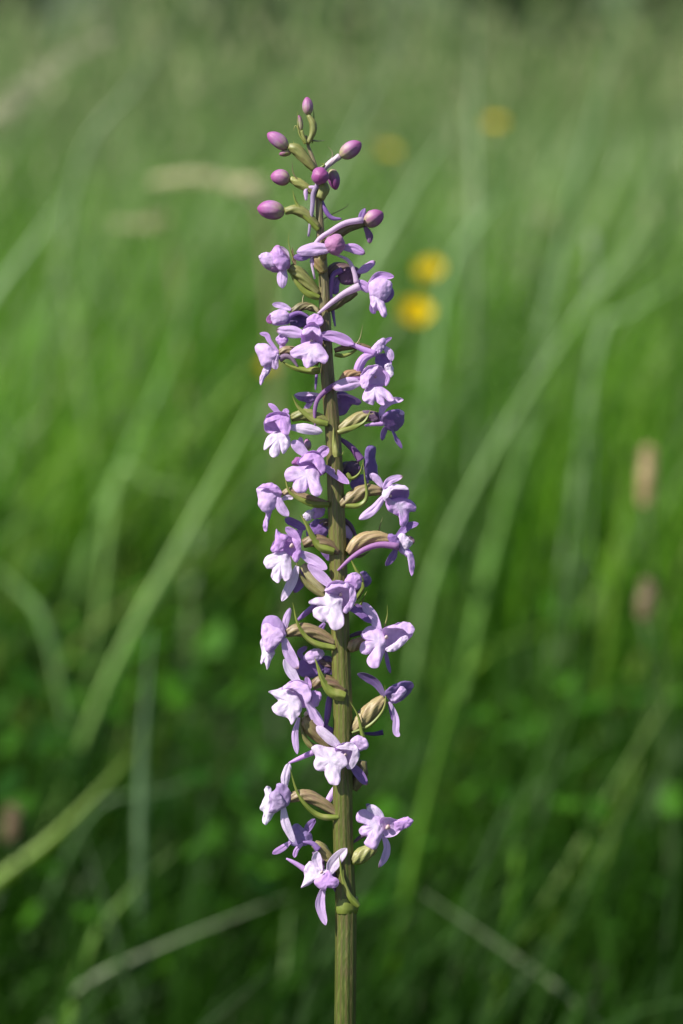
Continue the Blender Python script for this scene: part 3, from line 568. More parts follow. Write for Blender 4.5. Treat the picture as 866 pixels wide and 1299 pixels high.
# Y left
flower(3, ([(366, 1013), (384, 1009), (404, 1016), (429, 1034)], 8.5, PBR), [
  ('sep', [(361, 1002), (362, 985), (367, 968)], 13, WHT, dict(dz=2)), ('sep', [(359, 1022), (362, 1044), (373, 1069)], 13, WHT, dict(dz=6)),
  ('lip', [(335, 1001), (340, 997), (345, 1003), (345, 1015), (350, 1028), (344, 1038), (337, 1047), (332, 1042), (334, 1031), (329, 1026), (333, 1016), (336, 1008)], (0.85, .78, .90), dict(dz=1, c=(340, 1020), fold=4)),
  ('hood', [(341, 1008), (349, 1001), (352, 994), (361, 995), (369, 1004), (367, 1020), (357, 1027), (348, 1032), (340, 1031), (343, 1019)], (0.46, .31, .60), dict(dome=6, dz=4)),
  ('pet', [(342, 1008), (351, 1003), (358, 1012), (362, 1022), (350, 1030), (341, 1031), (345, 1018)], (0.55, .42, .66), dict(dome=5, dz=11))])
bract([(430, 1037), (408, 1036), (390, 1024), (376, 1003), (367, 972)], 12, 10)
loose_spur([(426, 998), (418, 1012), (413, 1022)], 4.2, PAL, -14)
# Z behind lower left
flower(-10, ([(398, 1070), (408, 1078), (424, 1098)], 8, TAN), [
  ('hood', [(369, 1050), (377, 1045), (386, 1051), (396, 1060), (394, 1070), (380, 1074), (366, 1070)], (0.36, .24, .56), dict(dome=5, dz=0)), ('sep', [(386, 1060), (392, 1048), (400, 1039)], 10, VIO, dict(dz=2)),
  ('sep', [(368, 1068), (358, 1076), (345, 1083)], 9, LIL, dict(dz=3)), ('sep', [(384, 1070), (376, 1078), (373, 1088)], 7, LIL, dict(dz=8)), ('spur', [(404, 1078), (396, 1070), (384, 1068)], 4, VIO, dict(dz=10)),
  ('spur', [(388, 1104), (376, 1096), (363, 1089)], 3.6, LIL, dict(dz=2)), ('pet', [(396, 1082), (406, 1078), (412, 1092), (410, 1106), (400, 1102)], (0.2, .1, .24), dict(dz=0))])
# AA lowest flower
flower(14, ([(436, 1140, -12), (430, 1120, -10), (418, 1112, -6)], 6, DPU), [
  ('sep', [(417, 1110), (424, 1094), (440, 1076)], 17, WHT, dict(dz=2)), ('sep', [(407, 1106), (402, 1093), (402, 1080)], 14, WHT, dict(dz=4)),
  ('lip', [(381, 1126), (386, 1114), (385, 1103), (390, 1094), (398, 1093), (408, 1101), (416, 1103), (422, 1112), (418, 1122), (408, 1122), (398, 1119), (390, 1124)], WHT, dict(dz=6, c=(402, 1110), fold=6)),
  ('hood', [(398, 1118), (406, 1112), (416, 1104), (422, 1112), (430, 1116), (428, 1124), (421, 1127), (415, 1126), (412, 1131), (404, 1127)], LIL, dict(dz=11, dome=5, tilt=(0, .2))),
  ('col', (408, 1106, 4), dict(dz=12)), ('sep', [(410, 1126), (406, 1148), (413, 1174)], 13, PAL, dict(dz=5)), ('spur', [(421, 1106, -6), (422, 1118, -10), (426, 1132, -14)], 4, DRK)])
bract([(455, 1150), (443, 1136), (434, 1112), (430, 1084)], 12, 17)
V, F, uv = tube_w([at(439, 1158), at(439, 1152), at(440, 1145), at(440, 1138)], [13.6 * K, 15.2 * K, 14.4 * K, 13.3 * K], n=10, m=32, rib=.05, nrib=3)
kid('bract_base', mesh(V, F, uv=uv), M_BRACT)
# BB lowest right flower
flower(6, ([(447, 1092), (460, 1084), (476, 1074)], 10, (0.30, .34, .10)), [
  ('sep', [(486, 1040), (476, 1030), (465, 1023)], 15, WHT, dict(dz=0)), ('sep', [(478, 1034), (472, 1026), (464, 1020)], 8, (0.2, .16, .36), dict(dz=-6)),
  ('hood', [(482, 1038), (495, 1037), (505, 1040), (515, 1036), (523, 1041), (520, 1048), (510, 1053), (500, 1061), (489, 1062), (484, 1052)], PAL, dict(dz=9, dome=-6, tilt=(-.1, -.1), c=(493, 1049))),
  ('pet', [(500, 1043), (508, 1039), (516, 1036), (524, 1041), (520, 1048), (510, 1053), (502, 1054)], LIL, dict(dz=11, dome=4)),
  ('lip', [(451, 1036), (455, 1028), (463, 1026), (471, 1031), (484, 1037), (488, 1050), (484, 1063), (477, 1077), (469, 1076), (461, 1070), (466, 1062), (457, 1059), (455, 1052), (462, 1045), (454, 1043)], PAL, dict(dz=9, c=(475, 1049), fold=6)),
  ('col', (492, 1049, 6), dict(dz=7)), ('sep', [(486, 1060), (491, 1074), (488, 1088), (480, 1101)], 12, PAL, dict(dz=4, roll=.5)),
  ('spur', [(470, 1056, -8), (460, 1060, -10), (446, 1070, -12)], 3.6, DPU)])
bract([(447, 1094), (462, 1092), (476, 1080)], 11, 9)

# ================================================================ meadow
def attr_mat(name, stops, transl, rough=0.45, usecol=False, spec=0.5):
    m, nt, b, out = newmat(name); L = nt.links
    if usecol:
        oi = nt.nodes.new('ShaderNodeObjectInfo'); tc = nt.nodes.new('ShaderNodeTexCoord'); nz = N(nt, 'ShaderNodeTexNoise', Scale=25.0, Detail=3.0); L.new(tc.outputs['Object'], nz.inputs[0])
        c = mixc(nt, mapr(nt, nz.outputs[0], .4, .8, 0, .25), oi.outputs['Color'], stops)
    else:
        at_ = nt.nodes.new('ShaderNodeAttribute'); at_.attribute_name = 'rnd'; r = ramp(nt, stops); L.new(at_.outputs['Fac'], r.inputs[0]); c = r.outputs[0]
    L.new(c, b.inputs['Base Color']); b.inputs['Roughness'].default_value = rough; b.inputs['Specular IOR Level'].default_value = spec
    if transl: translucent(nt, b, out, c, transl)
    return m
M_GRASS = attr_mat('grass_blades', [(0, (0.018, 0.08, 0.004)), (0.3, (0.07, 0.22, 0.008)), (0.55, (0.16, 0.38, 0.018)), (0.8, (0.25, 0.46, 0.05)), (1, (0.46, 0.52, 0.16))], 0.48, 0.42, spec=.3)
M_LOW = attr_mat('low_grass_blades', [(0, (0.010, 0.035, 0.003)), (0.5, (0.018, 0.065, 0.003)), (0.9, (0.05, 0.15, 0.008)), (1, (0.15, 0.24, 0.03))], 0.45, 0.5, spec=.2)  # greens darkened to paint in the shade deep in the sward
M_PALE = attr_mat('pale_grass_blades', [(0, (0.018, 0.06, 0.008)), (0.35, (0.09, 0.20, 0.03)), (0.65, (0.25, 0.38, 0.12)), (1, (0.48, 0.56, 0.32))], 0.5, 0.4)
M_HERB = attr_mat('herb_leaves', [(0, (0.015, 0.07, 0.003)), (1, (0.07, 0.22, 0.010))], 0.4, spec=.25)
M_STRAW = attr_mat('seed_heads', [(0, (0.10, 0.22, 0.04)), (0.5, (0.22, 0.31, 0.10)), (1, (0.46, 0.44, 0.26))], 0.3, 0.6)
M_ONE = attr_mat('single_blade', (0.10, 0.17, 0.04), 0.3, usecol=True)
M_LEAF = attr_mat('bush_leaves', [(0, (0.012, 0.035, 0.008)), (0.6, (0.03, 0.07, 0.015)), (1, (0.07, 0.11, 0.04))], 0.2)
def np_mesh(name, V, Fq, rnd, mat, label_kind='stuff'):
    me = bpy.data.meshes.new(name); nv = len(V); nf = len(Fq); k = Fq.shape[1]
    me.vertices.add(nv); me.vertices.foreach_set('co', V.astype(np.float32).ravel()); me.loops.add(nf * k); me.loops.foreach_set('vertex_index', Fq.astype(np.int32).ravel())
    me.polygons.add(nf); me.polygons.foreach_set('loop_start', np.arange(0, nf * k, k, dtype=np.int32)); me.update(calc_edges=True)
    me.polygons.foreach_set('use_smooth', np.ones(nf, dtype=bool))
    a = me.attributes.new('rnd', 'FLOAT', 'POINT'); a.data.foreach_set('value', rnd.astype(np.float32)); return link(name, me, mat)
def blades(x, y, h, wd, lean, seg=4, col=None, droop=0.5):
    n = len(x); az = np.where(rng.random(n) < .72, rng.normal(.15, .75, n), rng.uniform(0, 2 * np.pi, n)); fa = rng.normal(0, .8, n); t = np.linspace(0, 1, seg + 1)
    ln = lean * rng.uniform(0.2, 1.3, n); dr = droop * rng.uniform(0, 1, n) ** 2
    hor = (ln[:, None] * t + dr[:, None] * t ** 2.5) * h[:, None]; zz = h[:, None] * (t - dr[:, None] * 0.45 * t ** 3)
    cx = x[:, None] + np.cos(az)[:, None] * hor; cy = y[:, None] + np.sin(az)[:, None] * hor
    hw = wd[:, None] / 2 * (1 - t ** 2.2 * 0.93); sx = np.cos(fa)[:, None] * hw; sy = np.sin(fa)[:, None] * hw
    V = np.stack([np.stack([cx - sx, cy - sy, zz], -1), np.stack([cx + sx, cy + sy, zz], -1)], 2).reshape(-1, 3)
    b = (np.arange(n) * (seg + 1) * 2)[:, None] + (np.arange(seg) * 2)[None]
    F = np.stack([b, b + 1, b + 3, b + 2], -1).reshape(-1, 4)
    c = rng.beta(2, 2.4, n) if col is None else col
    return V, F, np.repeat(c, (seg + 1) * 2)
def clump(x, y, s, seed): # smooth 2D value noise
    r = np.random.default_rng(seed); g = r.random((256, 256)); u = x / s + 64.3; v = y / s + 64.7
    i = np.floor(u).astype(int); j = np.floor(v).astype(int); a = u - i; b = v - j; a = a * a * (3 - 2 * a); b = b * b * (3 - 2 * b)
    i %= 255; j %= 255
    return (g[i, j] * (1 - a) + g[i + 1, j] * a) * (1 - b) + (g[i, j + 1] * (1 - a) + g[i + 1, j + 1] * a) * b
def field(n, y0, y1, side):
    y = y0 + (y1 - y0) * rng.random(n) ** 0.75; hw = (y - CAMP.y) * 0.22 + side; x = rng.uniform(-1, 1, n) * hw
    return x, y
def grass(name, n, y0, y1, side, h0, h1, w0, w1, lean, droop, thr=0.25, label='', mat=None):
    x, y = field(n, y0, y1, side); c = clump(x, y, 0.11 if y1 < 4 else .4, 3) * .6 + clump(x, y, 0.35 if y1 < 4 else 1.3, 5) * .4
    k = c + rng.uniform(-.2, .2, n) > thr; x, y, c = x[k], y[k], c[k]; n = len(x)
    h = rng.uniform(h0, h1, n) * (0.55 + 0.75 * c) * (1 - .55 * np.clip((y - 4.5) / 3.5, 0, 1)); wd = rng.uniform(w0, w1, n)
    V, F, r = blades(x, y, h, wd, lean, droop=droop, col=np.clip(rng.beta(2, 3, n) * .62 + .45 * clump(x, y, .30 if y1 < 4 else .9, 9) + .45 * clump(x, y, .09 if y1 < 4 else .35, 19) - .22, 0, 1)); r = r.copy()
    o = np_mesh(name, V, F, r, mat or M_GRASS); tag(o, label, 'grass', kind='stuff'); return o
GY = last.y
grass('short_grass', 17000, -0.25, 1.6, .45, .05, .15, .002, .0045, .5, .6, 0.2, 'short green grass close to the ground behind and round the orchid', M_LOW)
grass('meadow_grass', 19000, 0.78, 2.9, .35, .16, .33, .0018, .0055, .40, .8, .46, 'lush green meadow grass filling the blurred middle ground')
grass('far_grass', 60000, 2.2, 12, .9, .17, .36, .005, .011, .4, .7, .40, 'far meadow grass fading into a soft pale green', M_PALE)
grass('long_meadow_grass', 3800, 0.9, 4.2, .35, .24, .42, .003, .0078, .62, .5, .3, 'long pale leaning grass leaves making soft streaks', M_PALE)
# broad herb leaves low in the sward
n = 9000; x, y = field(n, 0.42, 2.4, .4); kk = clump(x, y, .10, 55) > .42; x, y = x[kk], y[kk]; n = len(x); h = rng.uniform(.015, .12, n); V = []; F = []; az = rng.uniform(0, 6.28, n); L_ = rng.uniform(.009, .022, n); wl = L_ * rng.uniform(.45, .9, n); tl = rng.uniform(-.2, .9, n)
dx, dy = np.cos(az), np.sin(az); px, py = -dy, dx
pts = []
for (a, b) in ((0, 0), (.3, .5), (.75, .45), (1, 0), (.75, -.45), (.3, -.5)):
    pts.append(np.stack([x + dx * L_ * a + px * wl * b, y + dy * L_ * a + py * wl * b, h + L_ * a * tl - (b * b) * wl * .8], -1))
V = np.stack(pts, 1).reshape(-1, 3); b = np.arange(n)[:, None] * 6; F = np.concatenate([b + np.array([[0, 1, 2, 3]]), b + np.array([[0, 3, 4, 5]])], 0)
tag(np_mesh('herb_leaves', V, F, np.repeat(rng.random(n), 6), M_HERB), 'small broad herb leaves low among the grass', 'ground cover', kind='stuff')
# flowering grasses further off: stems with loose seed heads
def seedgrass(name, n, y0, y1, side, h0, h1, label, sc=1.0, thr=.45):
    x, y = field(n, y0, y1, side); c = clump(x, y, .7, 21); k = c > thr - .25 * rng.random(n); x, y = x[k], y[k]; n = len(x); h = rng.uniform(h0, h1, n) * (1 - .5 * np.clip((y - 5) / 3, 0, 1) * (clump(x, y, .6, 33) < .62)); az = rng.uniform(0, 6.28, n); ln = rng.uniform(.02, .3, n)
    V = []; F = []; R = []; t = np.linspace(0, 1, 4); ns = 7
    tx = np.cos(az) * ln * h; ty = np.sin(az) * ln * h; w_ = .0012 * sc; vb = 0
    for q, s_ in (((1, 0), 1), ):
        P = np.stack([np.stack([x[:, None] + tx[:, None] * t ** 2 - w_, y[:, None] + ty[:, None] * t ** 2, h[:, None] * t], -1), np.stack([x[:, None] + tx[:, None] * t ** 2 + w_, y[:, None] + ty[:, None] * t ** 2, h[:, None] * t], -1)], 2)
        b_ = (np.arange(n) * 8)[:, None] + (np.arange(3) * 2)[None]; V.append(P.reshape(-1, 3)); F.append(np.stack([b_, b_ + 1, b_ + 3, b_ + 2], -1).reshape(-1, 4)); R.append(np.full(n * 8, .15)); vb = n * 8
    for i in range(ns):                                  # spikelets
        u = 1 - i * .035; cx = x + tx * u * u + rng.normal(0, .006 * sc, n) * (i + 1) * .5; cy = y + ty * u * u + rng.normal(0, .006 * sc, n) * (i + 1) * .5; cz = h * u + rng.normal(0, .004, n)
        a = rng.uniform(0, 6.28, n); l_ = rng.uniform(.006, .014, n) * sc; b2 = .0035 * sc
        q = np.stack([np.stack([cx - np.cos(a) * b2, cy - np.sin(a) * b2, cz], -1), np.stack([cx, cy, cz - l_], -1), np.stack([cx + np.cos(a) * b2, cy + np.sin(a) * b2, cz], -1), np.stack([cx, cy, cz + l_], -1)], 1).reshape(-1, 3)
        V.append(q); F.append((np.arange(n) * 4)[:, None] + np.arange(4)[None] + vb); vb += n * 4; R.append(np.repeat(rng.uniform(.2, 1, n), 4))
    tag(np_mesh(name, np.concatenate(V), np.concatenate(F), np.concatenate(R), M_STRAW), label, 'flowering grass', kind='stuff')
seedgrass('flowering_grass', 2600, 1.6, 6, .5, .22, .42, 'flowering grasses with pale seed heads beyond the orchid')
seedgrass('tall_flowering_grass', 1700, 2.2, 8, .6, .36, .62, 'tallest flowering grasses whose pale heads cross the dark far edge', 1.5, .55)
seedgrass('distant_flowering_grass', 5500, 5, 9.5, 1, .26, .50, 'distant dry seed heads giving the far meadow a greyish tone', 2.2, .35)

# ground and background
def ground():
    n = 60; V = []; F = []
    xs = [math.copysign(abs(t) ** 3, t) * 150 for t in np.linspace(-1, 1, n)]; ys = [math.copysign(abs(t) ** 3, t) * 200 for t in np.linspace(-.6, 1, n)]
    for yy in ys:
        for xx in xs: V.append((xx, yy, -0.004 + 0.006 * nse(xx * 3, yy * 3, 0) + (max(0, yy - 14) * .05)))
    for i in range(n - 1):
        for j in range(n - 1): a = i * n + j; F.append((a, a + 1, a + n + 1, a + n))
    m, nt, b, out = newmat('soil_and_moss'); tc = nt.nodes.new('ShaderNodeTexCoord'); nz = N(nt, 'ShaderNodeTexNoise', Scale=14.0, Detail=8.0); nt.links.new(tc.outputs['Object'], nz.inputs[0])
    r = ramp(nt, [(.35, (.018, .022, .008)), (.55, (.03, .055, .012)), (.75, (.06, .07, .025))]); nt.links.new(nz.outputs[0], r.inputs[0]); sp = nt.nodes.new('ShaderNodeSeparateXYZ'); nt.links.new(tc.outputs['Object'], sp.inputs[0]); n2 = N(nt, 'ShaderNodeTexNoise', Scale=1.3, Detail=6.0); nt.links.new(tc.outputs['Object'], n2.inputs[0]); r2 = ramp(nt, [(.4, (.02, .04, .012)), (.65, (.10, .14, .05))]); nt.links.new(n2.outputs[0], r2.inputs[0]); cc_ = mixc(nt, mapr(nt, sp.outputs[1], 3, 11, 0, 1), r.outputs[0], r2.outputs[0]); nt.links.new(cc_, b.inputs['Base Color']); b.inputs['Roughness'].default_value = .95
    tag(link('ground', mesh(V, F), m), kind='structure')
ground()
def bush(cx, cy, r, hh, label, seed):
    rg = np.random.default_rng(seed); e = empty('bush', (cx, cy, 0)); tag(e, label, 'bush', 'bushes at the far edge of the meadow'); P = []
    m_, nt, b, out = (M_BARK, None, None, None)
    for k in range(4):
        a = rg.uniform(0, 6.28); V, F, uv = tube_w([Vector((0, 0, -.05)), Vector((math.cos(a) * r * .2, math.sin(a) * r * .2, hh * .35)), Vector((math.cos(a) * r * .55, math.sin(a) * r * .5, hh * .75))], [.025, .016, .006], n=6, m=7)
        o = link('trunk' if k == 0 else 'limb', mesh(V, F, uv=uv), M_BARK, e)
    nc = 30; cc = np.stack([rg.normal(0, r * .5, nc), rg.normal(0, r * .4, nc), rg.uniform(.12, .95, nc) * hh], -1); cr = rg.uniform(.18, .38, nc) * r; n = 5200
    k = rg.integers(0, nc, n); d = rg.normal(size=(n, 3)); d /= np.linalg.norm(d, axis=1)[:, None]; c = cc[k] + d * (cr[k] * rg.uniform(.5, 1.1, n))[:, None]; c[:, 2] = np.abs(c[:, 2])
    a = rg.normal(size=(n, 3)); a /= np.linalg.norm(a, axis=1)[:, None]; b_ = np.cross(a, rg.normal(size=(n, 3))); b_ /= np.linalg.norm(b_, axis=1)[:, None]; s = rg.uniform(.015, .035, n)[:, None]
    V = np.stack([c - a * s, c + b_ * s * .5, c + a * s, c - b_ * s * .5], 1).reshape(-1, 3); F = np.arange(n * 4).reshape(-1, 4)
    o = np_mesh('crown', V, F, np.repeat(np.clip(rg.normal(.5, .25, n), 0, 1), 4), M_LEAF); o.parent = e
M_BARK = green_mat('bark', (.05, .035, .02), (.09, .065, .04), (.14, .11, .08), 20)
for i, (px, cy, r, hh, lb) in enumerate([(20, 9.6, .34, .85, 'dark bush in the top left corner of the meadow'), (205, 10.6, .22, .75, 'low dark bush at the upper edge, right of the left seed head'), (432, 9.8, .26, .8, 'dark bush at the upper edge straight above the orchid tip'),
        (700, 9.2, .32, .8, 'dark bush at the upper edge in the right half'), (862, 9.8, .30, .85, 'dark bush in the top right corner of the meadow'), (330, 12.2, .5, .9, 'farther dark bush left above the orchid tip'), (590, 12.6, .45, .8, 'farther dark bush right of the orchid tip'), (-220, 10.5, .5, .9, 'outer left bush closing the far meadow edge'), (1090, 10.5, .5, .9, 'outer right bush closing the far meadow edge')]):
    bush((px - 433) / FPX * (cy + .45), cy, r, hh, lb, 40 + i)

# ---- single blades and stalks one can pick out
def blade_obj(pts, s, wmm, color, label, kind='blade', head=None, group='single grass blades that stand out in the blur', s2=None):
    P = [atd(p[0], p[1], lerp(s, s2 if s2 else s, i / max(1, len(pts) - 1))) for i, p in enumerate(pts)]   # first point lowest
    lo = P[0]; d = (P[1] - P[0]); k0 = min(lo.z / max(d.z, 1e-3), 1.6); root = Vector((lo.x - d.x * k0, lo.y + .01, -.004)); mid = (lo + root) / 2
    W = ([root, mid] if lo.z > .03 else []) + P; n = 22; C = crom(W, n); e = empty('grass_stalk' if kind != 'blade' else 'grass_blade', (W[0].x, W[0].y, max(0, W[0].z))) if kind != 'blade' else None
    if kind == 'blade':
        V = []; F = []
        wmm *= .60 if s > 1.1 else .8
        for i, c in enumerate(C):
            u = i / n; T = (C[min(i + 1, n)] - C[max(i - 1, 0)]).normalized(); X = T.cross(VIEW).normalized(); Y = X.cross(T); h = wmm * .0005 * (1 - u ** 2.2) * (.6 + .4 * min(1, u * 4)) * 1.25 + 1e-5
            a = .5 * math.sin(u * 2.5 + s * 9)
            X2 = X * math.cos(a) + Y * math.sin(a); V += [c - X2 * h, c + Y * h * .35, c + X2 * h]
        for i in range(n):
            for j in range(2): F.append((i * 3 + j, i * 3 + j + 1, i * 3 + j + 4, i * 3 + j + 3))
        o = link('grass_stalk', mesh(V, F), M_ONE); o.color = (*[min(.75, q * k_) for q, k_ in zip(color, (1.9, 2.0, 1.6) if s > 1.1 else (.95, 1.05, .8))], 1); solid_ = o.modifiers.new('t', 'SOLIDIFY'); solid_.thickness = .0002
        tag(o, label, 'grass stalk', group); return o
    V, F, uv = tube_w(W, [wmm * .0005, wmm * .0006, wmm * .0005, wmm * .0001], n=n, m=7); o = link('stem', mesh([v - e.location for v in V], F, uv=uv), M_ONE, e); o.color = (*color, 1)
    if head:
        ln, wd, col2, dens = head; Hn = dens; VV = []; FF = []; tip = C[-1]
        L0 = 0; j = n
        while j > 0 and L0 < ln: L0 += (C[j] - C[j - 1]).length; j -= 1
        seg = C[j:]; rg = random.Random(int(s * 1000))
        for i in range(Hn):
            u = rg.random(); c = seg[min(int(u * (len(seg) - 1)), len(seg) - 2)].lerp(seg[min(int(u * (len(seg) - 1)) + 1, len(seg) - 1)], rg.random()); env = wd * (1 - abs(2 * u - .8) ** 2 * .4) * .5 * rg.random() ** .5
            a = rg.uniform(0, 6.28); c = c + Vector((math.cos(a), math.sin(a), rg.uniform(-.4, .4))) * env; l_ = rg.uniform(.003, .006); b0 = Vector((rg.uniform(-1, 1), rg.uniform(-1, 1), rg.uniform(.3, 1))).normalized(); q = b0.cross(Vector((rg.random(), rg.random(), .1))).normalized() * .0013; r3 = b0.cross(q).normalized() * .0013
            k = len(VV); VV += [c - b0 * l_ * .5, c + q, c + r3, c - q, c - r3, c + b0 * l_ * .5]; FF += [(k, k + 1, k + 2), (k, k + 2, k + 3), (k, k + 3, k + 4), (k, k + 4, k + 1), (k + 5, k + 2, k + 1), (k + 5, k + 3, k + 2), (k + 5, k + 4, k + 3), (k + 5, k + 1, k + 4)]
        o = link('seed_head', mesh([v - e.location for v in VV], FF, smooth=False), M_ONE, e); o.color = (*col2, 1)
    tag(e, label, 'grass stalk', 'grass stalks that stand out in the blur'); return e
PG = (0.22, .36, .12); YG = (0.30, .44, .07); BG = (0.18, .38, .03); SG = (.30, .38, .20); ST = (.52, .44, .26)
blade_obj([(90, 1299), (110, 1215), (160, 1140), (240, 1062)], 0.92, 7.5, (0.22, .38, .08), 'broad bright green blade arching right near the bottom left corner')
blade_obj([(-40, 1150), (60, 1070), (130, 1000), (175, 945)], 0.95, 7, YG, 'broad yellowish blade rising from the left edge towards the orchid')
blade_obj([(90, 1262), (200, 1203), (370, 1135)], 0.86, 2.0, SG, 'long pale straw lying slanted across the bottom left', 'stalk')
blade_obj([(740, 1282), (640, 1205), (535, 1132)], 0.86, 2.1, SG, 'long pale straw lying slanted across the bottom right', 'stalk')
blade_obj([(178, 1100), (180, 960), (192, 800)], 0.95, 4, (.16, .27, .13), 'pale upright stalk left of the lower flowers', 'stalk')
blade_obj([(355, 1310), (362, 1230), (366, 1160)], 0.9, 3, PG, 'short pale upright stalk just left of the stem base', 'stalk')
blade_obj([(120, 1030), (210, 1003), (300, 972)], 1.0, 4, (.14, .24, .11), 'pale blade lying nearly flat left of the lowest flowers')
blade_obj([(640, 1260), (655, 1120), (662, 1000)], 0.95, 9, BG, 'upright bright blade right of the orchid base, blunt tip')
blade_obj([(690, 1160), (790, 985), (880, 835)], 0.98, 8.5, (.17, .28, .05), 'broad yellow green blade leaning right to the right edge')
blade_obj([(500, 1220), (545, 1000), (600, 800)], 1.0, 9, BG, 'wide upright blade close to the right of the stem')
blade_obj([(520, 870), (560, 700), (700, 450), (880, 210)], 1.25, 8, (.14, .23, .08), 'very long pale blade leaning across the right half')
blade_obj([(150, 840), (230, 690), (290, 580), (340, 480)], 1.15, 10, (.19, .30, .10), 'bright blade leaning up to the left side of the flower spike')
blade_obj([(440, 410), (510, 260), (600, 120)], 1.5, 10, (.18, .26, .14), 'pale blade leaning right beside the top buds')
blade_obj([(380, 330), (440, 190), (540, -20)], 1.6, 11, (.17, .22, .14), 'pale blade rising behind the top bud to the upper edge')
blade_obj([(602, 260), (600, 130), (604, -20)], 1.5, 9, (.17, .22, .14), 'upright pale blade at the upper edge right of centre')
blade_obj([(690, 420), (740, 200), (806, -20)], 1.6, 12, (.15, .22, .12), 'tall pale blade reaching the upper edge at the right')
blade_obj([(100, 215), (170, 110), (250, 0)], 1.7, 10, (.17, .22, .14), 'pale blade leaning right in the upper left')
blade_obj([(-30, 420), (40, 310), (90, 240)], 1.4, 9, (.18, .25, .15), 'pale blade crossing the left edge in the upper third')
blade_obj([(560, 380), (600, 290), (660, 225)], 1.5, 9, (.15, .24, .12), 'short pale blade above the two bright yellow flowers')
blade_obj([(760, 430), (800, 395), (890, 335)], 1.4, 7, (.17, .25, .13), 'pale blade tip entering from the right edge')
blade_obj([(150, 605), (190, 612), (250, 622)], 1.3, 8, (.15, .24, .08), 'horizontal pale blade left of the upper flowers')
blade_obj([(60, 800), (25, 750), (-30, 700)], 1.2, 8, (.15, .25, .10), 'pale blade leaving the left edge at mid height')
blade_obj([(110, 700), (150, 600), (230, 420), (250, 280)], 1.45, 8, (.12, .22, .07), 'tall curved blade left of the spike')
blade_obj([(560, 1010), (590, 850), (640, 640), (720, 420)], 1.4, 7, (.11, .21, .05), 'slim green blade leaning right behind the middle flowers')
blade_obj([(730, 720), (745, 690), (752, 300)], 1.35, 3.5, (.13, .22, .09), 'thin upright stalk added for a pale sheen spot at its tip, right side', 'stalk', (.010, .005, (.5, .58, .42), 26))  # stalk and pale head added to stand in for a sheen spot
blade_obj([(330, 262), (300, 238), (250, 224), (196, 230)], 1.45, 3, ST, 'arching straw coloured seed head left of the buds', 'stalk', (.07, .015, (.85, .80, .52), 420))
blade_obj([(215, 300), (185, 287), (148, 284)], 1.6, 3, ST, 'short straw coloured seed head below the arching one', 'stalk', (.035, .012, (.7, .66, .38), 160))
blade_obj([(-30, 190), (10, 140), (55, 92), (140, 45)], 1.45, 3, (.5, .48, .34), 'large feathery beige seed head in the upper left corner', 'stalk', (.13, .024, (.60, .60, .40), 230))

# ---- buttercups
def pin_stem(e, top, color, r=.0009):
    root = Vector((top.x + .02, top.y + .02, 0)); e.location = root
    V, F, uv = tube_w([root + Vector((0, 0, -.005)), Vector((root.x * .8 + top.x * .2, root.y, top.z * .5)), top], [r * 1.3, r, r * .8], n=12, m=8)
    o = link('stem', mesh([v - root for v in V], F, uv=uv), M_ONE, e); o.color = (*color, 1)
m_, nt_, b_, o_ = newmat('buttercup_petal'); b_.inputs['Base Color'].default_value = (.85, .60, .01, 1); b_.inputs['Roughness'].default_value = .7; b_.inputs['Specular IOR Level'].default_value = .1
tc_ = nt_.nodes.new('ShaderNodeTexCoord'); nz_ = N(nt_, 'ShaderNodeTexNoise', Scale=300.0); nt_.links.new(tc_.outputs['Object'], nz_.inputs[0]); r_ = ramp(nt_, [(.3, (.40, .29, .0)), (.7, (.52, .385, .0))]); nt_.links.new(nz_.outputs[0], r_.inputs[0]); nt_.links.new(r_.outputs[0], b_.inputs['Base Color']); M_YEL = m_
def buttercup(px, py, s, rad, tilt, label):
    e = empty('buttercup', (0, 0, 0)); top = atd(px, py, s); pin_stem(e, top, (.10, .2, .04)); base_ = top - e.location
    ax = Vector((tilt[0], tilt[1], 1)).normalized(); X = ax.orthogonal().normalized(); Y = ax.cross(X)
    for k in range(5):
        a = k * 2 * math.pi / 5 + .3; d = X * math.cos(a) + Y * math.sin(a); q = ax.cross(d); V = []; F = []
        for i in range(6):
            u = i / 5
            for j in range(5):
                v = j / 2 - 1; hw = rad * .62 * math.sin(math.pi * (.12 + .70 * u)) * (1 if u < .99 else .75)
                V.append(base_ + d * rad * (u - .08 * v * v * u) + q * hw * v + ax * rad * (.45 * u * u + .12 * v * v))
        for i in range(5):
            for j in range(4): c = i * 5 + j; F.append((c, c + 1, c + 6, c + 5))
        o = link('petal', mesh(V, F), M_YEL, e); md = o.modifiers.new('t', 'SOLIDIFY'); md.thickness = .0002
    V, F, uv = tube_w([base_ - ax * .001, base_ + ax * rad * .15, base_ + ax * rad * .4], [rad * .2, rad * .33, rad * .12], n=6, m=12, rib=.15, nrib=6)
    o = link('flower_centre', mesh(V, F, uv=uv), M_ONE, e); o.color = (.42, .28, .0, 1); tag(e, label, 'buttercup', 'yellow buttercups in the meadow')
buttercup(526, 401, 1.15, .0090, (.1, -.9), 'brightest yellow buttercup, lower of the close pair right of the spike')
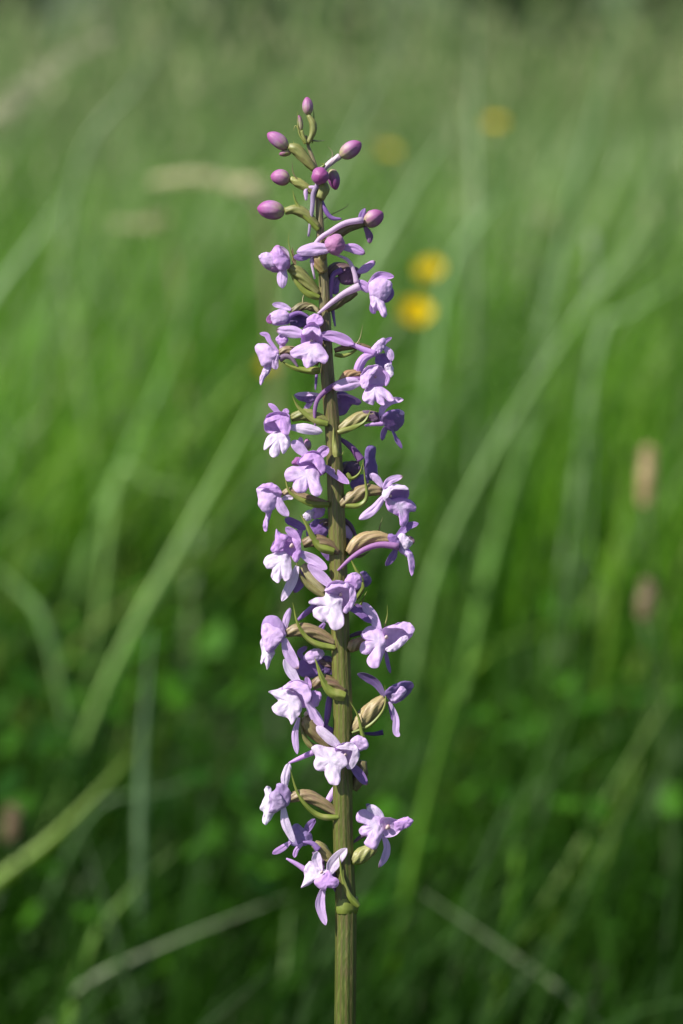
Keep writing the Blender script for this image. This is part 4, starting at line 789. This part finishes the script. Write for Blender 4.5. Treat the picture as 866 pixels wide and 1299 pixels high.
buttercup(545, 347, 1.35, .0085, (-.2, -.7), 'yellow buttercup just above the brightest one')
buttercup(627, 160, 1.9, .0085, (0, -.4), 'faint yellow buttercup far off, right of the topmost buds')
buttercup(492, 195, 2.0, .0085, (.2, -.4), 'faint yellow buttercup far off, nearest the right top bud')
buttercup(340, 468, 1.5, .0075, (.1, -.5), 'yellow buttercup half hidden behind the left flowers')

# ---- plantain and sorrel heads
M_HEAD = green_mat('plantain_head', (.14, .09, .05), (.30, .20, .11), (.42, .30, .18), 250, 0, 0, usecol=True)
def plantain(px, y0, y1, s, wmm, color, label):
    e = empty('plantain', (0, 0, 0)); b0 = atd(px - 2, y1, s); t0 = atd(px + 3, y0, s); pin_stem(e, b0, (.13, .22, .07), .0011); ax = (t0 - b0); V = []; F = []; rg = random.Random(int(px))
    A = ax.normalized(); X = A.orthogonal().normalized(); Y = A.cross(X)
    V0, F0, _ = tube_w([b0 - e.location, (b0 + t0) / 2 - e.location, t0 - e.location], [wmm * .0003, wmm * .00045, wmm * .0002], n=8, m=10)
    V = list(V0); F = list(F0)
    for i in range(150):                                 # florets
        u = rg.random(); a = i * 2.4; r = wmm * .0005 * math.sqrt(max(.05, 1 - (2 * u - 1) ** 4)); d = X * math.cos(a) + Y * math.sin(a); c = b0 + ax * u - e.location + d * r * .7; q = A.cross(d) * .0009; k = len(V)
        V += [c - q, c + A * .0009, c + q, c - A * .0009, c + d * .0014]; F += [(k, k + 1, k + 4), (k + 1, k + 2, k + 4), (k + 2, k + 3, k + 4), (k + 3, k, k + 4)]
    o = link('flower_head', mesh(V, F, smooth=False), M_HEAD, e); o.color = (*color, 1); tag(e, label, 'plantain', 'brown plantain heads in the meadow')
plantain(820, 565, 640, 1.04, 8, (.46, .34, .17), 'tall orange brown plantain head near the right edge')
plantain(818, 735, 785, 0.98, 7, (.15, .12, .07), 'lower dull brown plantain head beneath the tall one at the right')
plantain(15, 1022, 1066, 0.92, 6.5, (.12, .08, .045), 'small reddish brown plantain head at the left edge')
